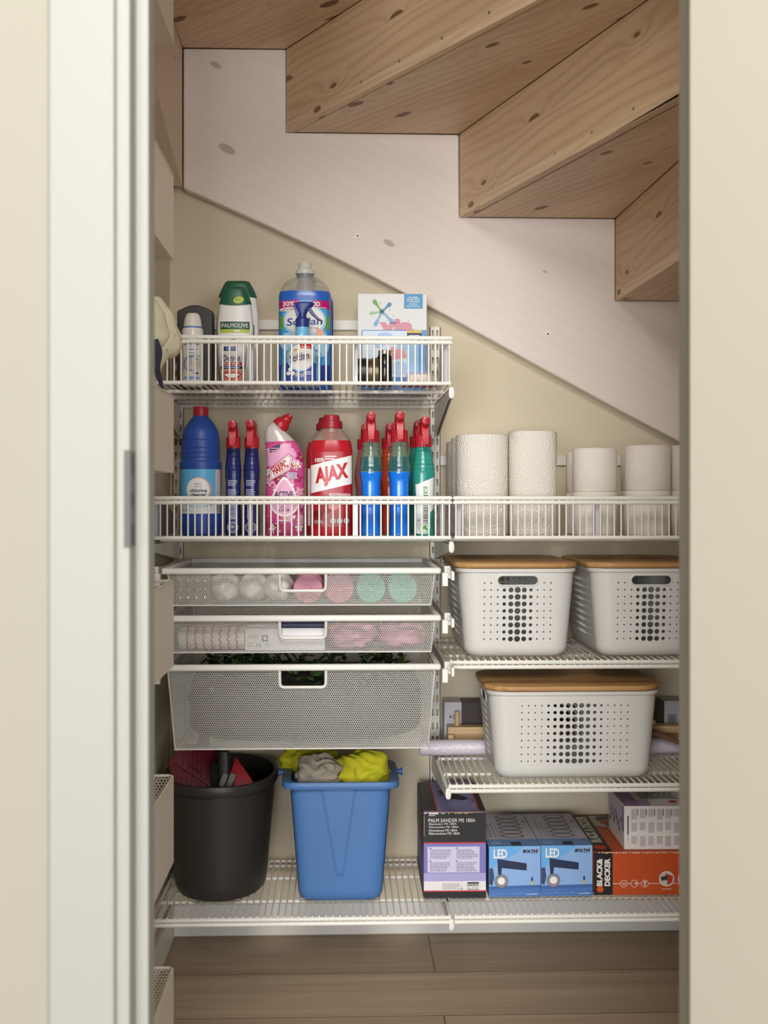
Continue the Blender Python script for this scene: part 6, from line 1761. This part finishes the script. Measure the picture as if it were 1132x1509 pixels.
for k, (pts, rs) in enumerate((([g3(247, 512, 2.135), g3(244, 500, 2.135), g3(240, 478, 2.13), g3(233, 455, 2.125), g3(229, 442, 2.12), g3(227, 437, 2.12)], [.010, .024, .023, .018, .012, .004]),
                              ([g3(234, 512, 2.10), g3(232, 498, 2.10), g3(226, 470, 2.095), g3(221, 448, 2.09), g3(219, 442, 2.09)], [.010, .022, .021, .014, .004]),
                              ([g3(257, 512, 2.15), g3(254, 503, 2.15), g3(248, 488, 2.155), g3(241, 472, 2.16), g3(238, 467, 2.16)], [.010, .019, .018, .013, .004]))):
    rumple(soft_tube(pts, rs)).build('finger', GLV, t, smooth=80)
mb = MB(); pts = [g3(228, 500, 2.08), g3(233, 520, 2.085), g3(231, 540, 2.09), g3(236, 560, 2.10), g3(239, 573, 2.105)]
k_ = spline([tuple(a_) + (b_,) for a_, b_ in zip(pts, [.006, .0075, .006, .0045, .003])], 6); mb.tube([q_[:3] for q_ in k_], [q_[3] for q_ in k_], 16, flat=.4); mb.build('strap', mat('#2c3040', .7), t)['label'] = 'navy fabric strap'
b5 = HB[4]
t = thing('tape_roll', 'yellow tape roll inside the hanging basket beside the black bucket', 'tape', (-.352, 2.055, b5[2] - .058))
M = Matrix.Rotation(PI / 2, 4, 'Y')
MB().lathe([(.028, -.018), (.048, -.018), (.048, .018), (.028, .018), (.028, -.018)], 40, M=M, cap0=False, cap1=False).build('tape', mat('#c3b13a', .5), t)
MB().lathe([(.0278, -.0182), (.0278, .0182), (.026, .0182), (.026, -.0182), (.0278, -.0182)], 40, M=M, cap0=False, cap1=False).build('core', mat('#6b5a48', .8), t)
t = thing('paint_tin', 'squat grey tin under the yellow tape in the hanging basket', 'tin', (-.357, 2.055, b5[1] + .003))
MB().lathe([(.036, 0), (.038, .002), (.038, .05), (.036, .0516)], 36).build('tin_body', mat('#5f5c56', .4, metal=.4), t)
# ================================================================ camera and light
cam = bpy.data.cameras.new('camera'); co = bpy.data.objects.new('camera', cam); COL.objects.link(co)
co.location = (0, 0, H); co.rotation_euler = (PI / 2, 0, -TH)
cam.sensor_fit = 'HORIZONTAL'; cam.sensor_width = 36.0; cam.lens = FPX / 1132 * 36.0
cam.shift_y = -(754.5 - CY) / 1132
cam.clip_start = .05
cam.dof.use_dof = True; cam.dof.focus_distance = 2.55; cam.dof.aperture_fstop = 5.6
S.camera = co

wd = bpy.data.worlds.new('hall daylight'); S.world = wd; wd.use_nodes = True
bg = wd.node_tree.nodes['Background']; bg.inputs[0].default_value = lin('#fffaf2'); bg.inputs[1].default_value = 0.14
def area(name, loc, target, sx, sy, power, c):
    l = bpy.data.lights.new(name, 'AREA'); l.shape = 'RECTANGLE'; l.size = sx; l.size_y = sy; l.energy = power; l.color = lin(c)[:3]
    o = bpy.data.objects.new(name, l); COL.objects.link(o); o.location = loc
    d = Vector(target) - Vector(loc); o.rotation_euler = d.to_track_quat('-Z', 'Y').to_euler(); return o
area('hall_window', (-1.6, -9.0, 1.15), (0.2, 2.7, 1.05), 4.4, 2.6, 700, '#f7faff')
area('hall_fill_right', (2.7, -6.5, 1.2), (-0.3, 2.4, 1.0), 2.4, 2.2, 170, '#f7faff')  # added fill light from the right for the closet's left side, no known window
area('hall_ceiling_fill', (0.0, -0.7, 2.75), (0.05, 0.9, 0.0), 1.2, 1.2, 95, '#fffaf4')  # added overhead fill to brighten floor and stair undersides, no known lamp
S.view_settings.view_transform = 'Standard'; S.view_settings.look = 'None'
S.view_settings.exposure = 0.0; S.view_settings.gamma = 1.0; S.view_settings.use_curve_mapping = False
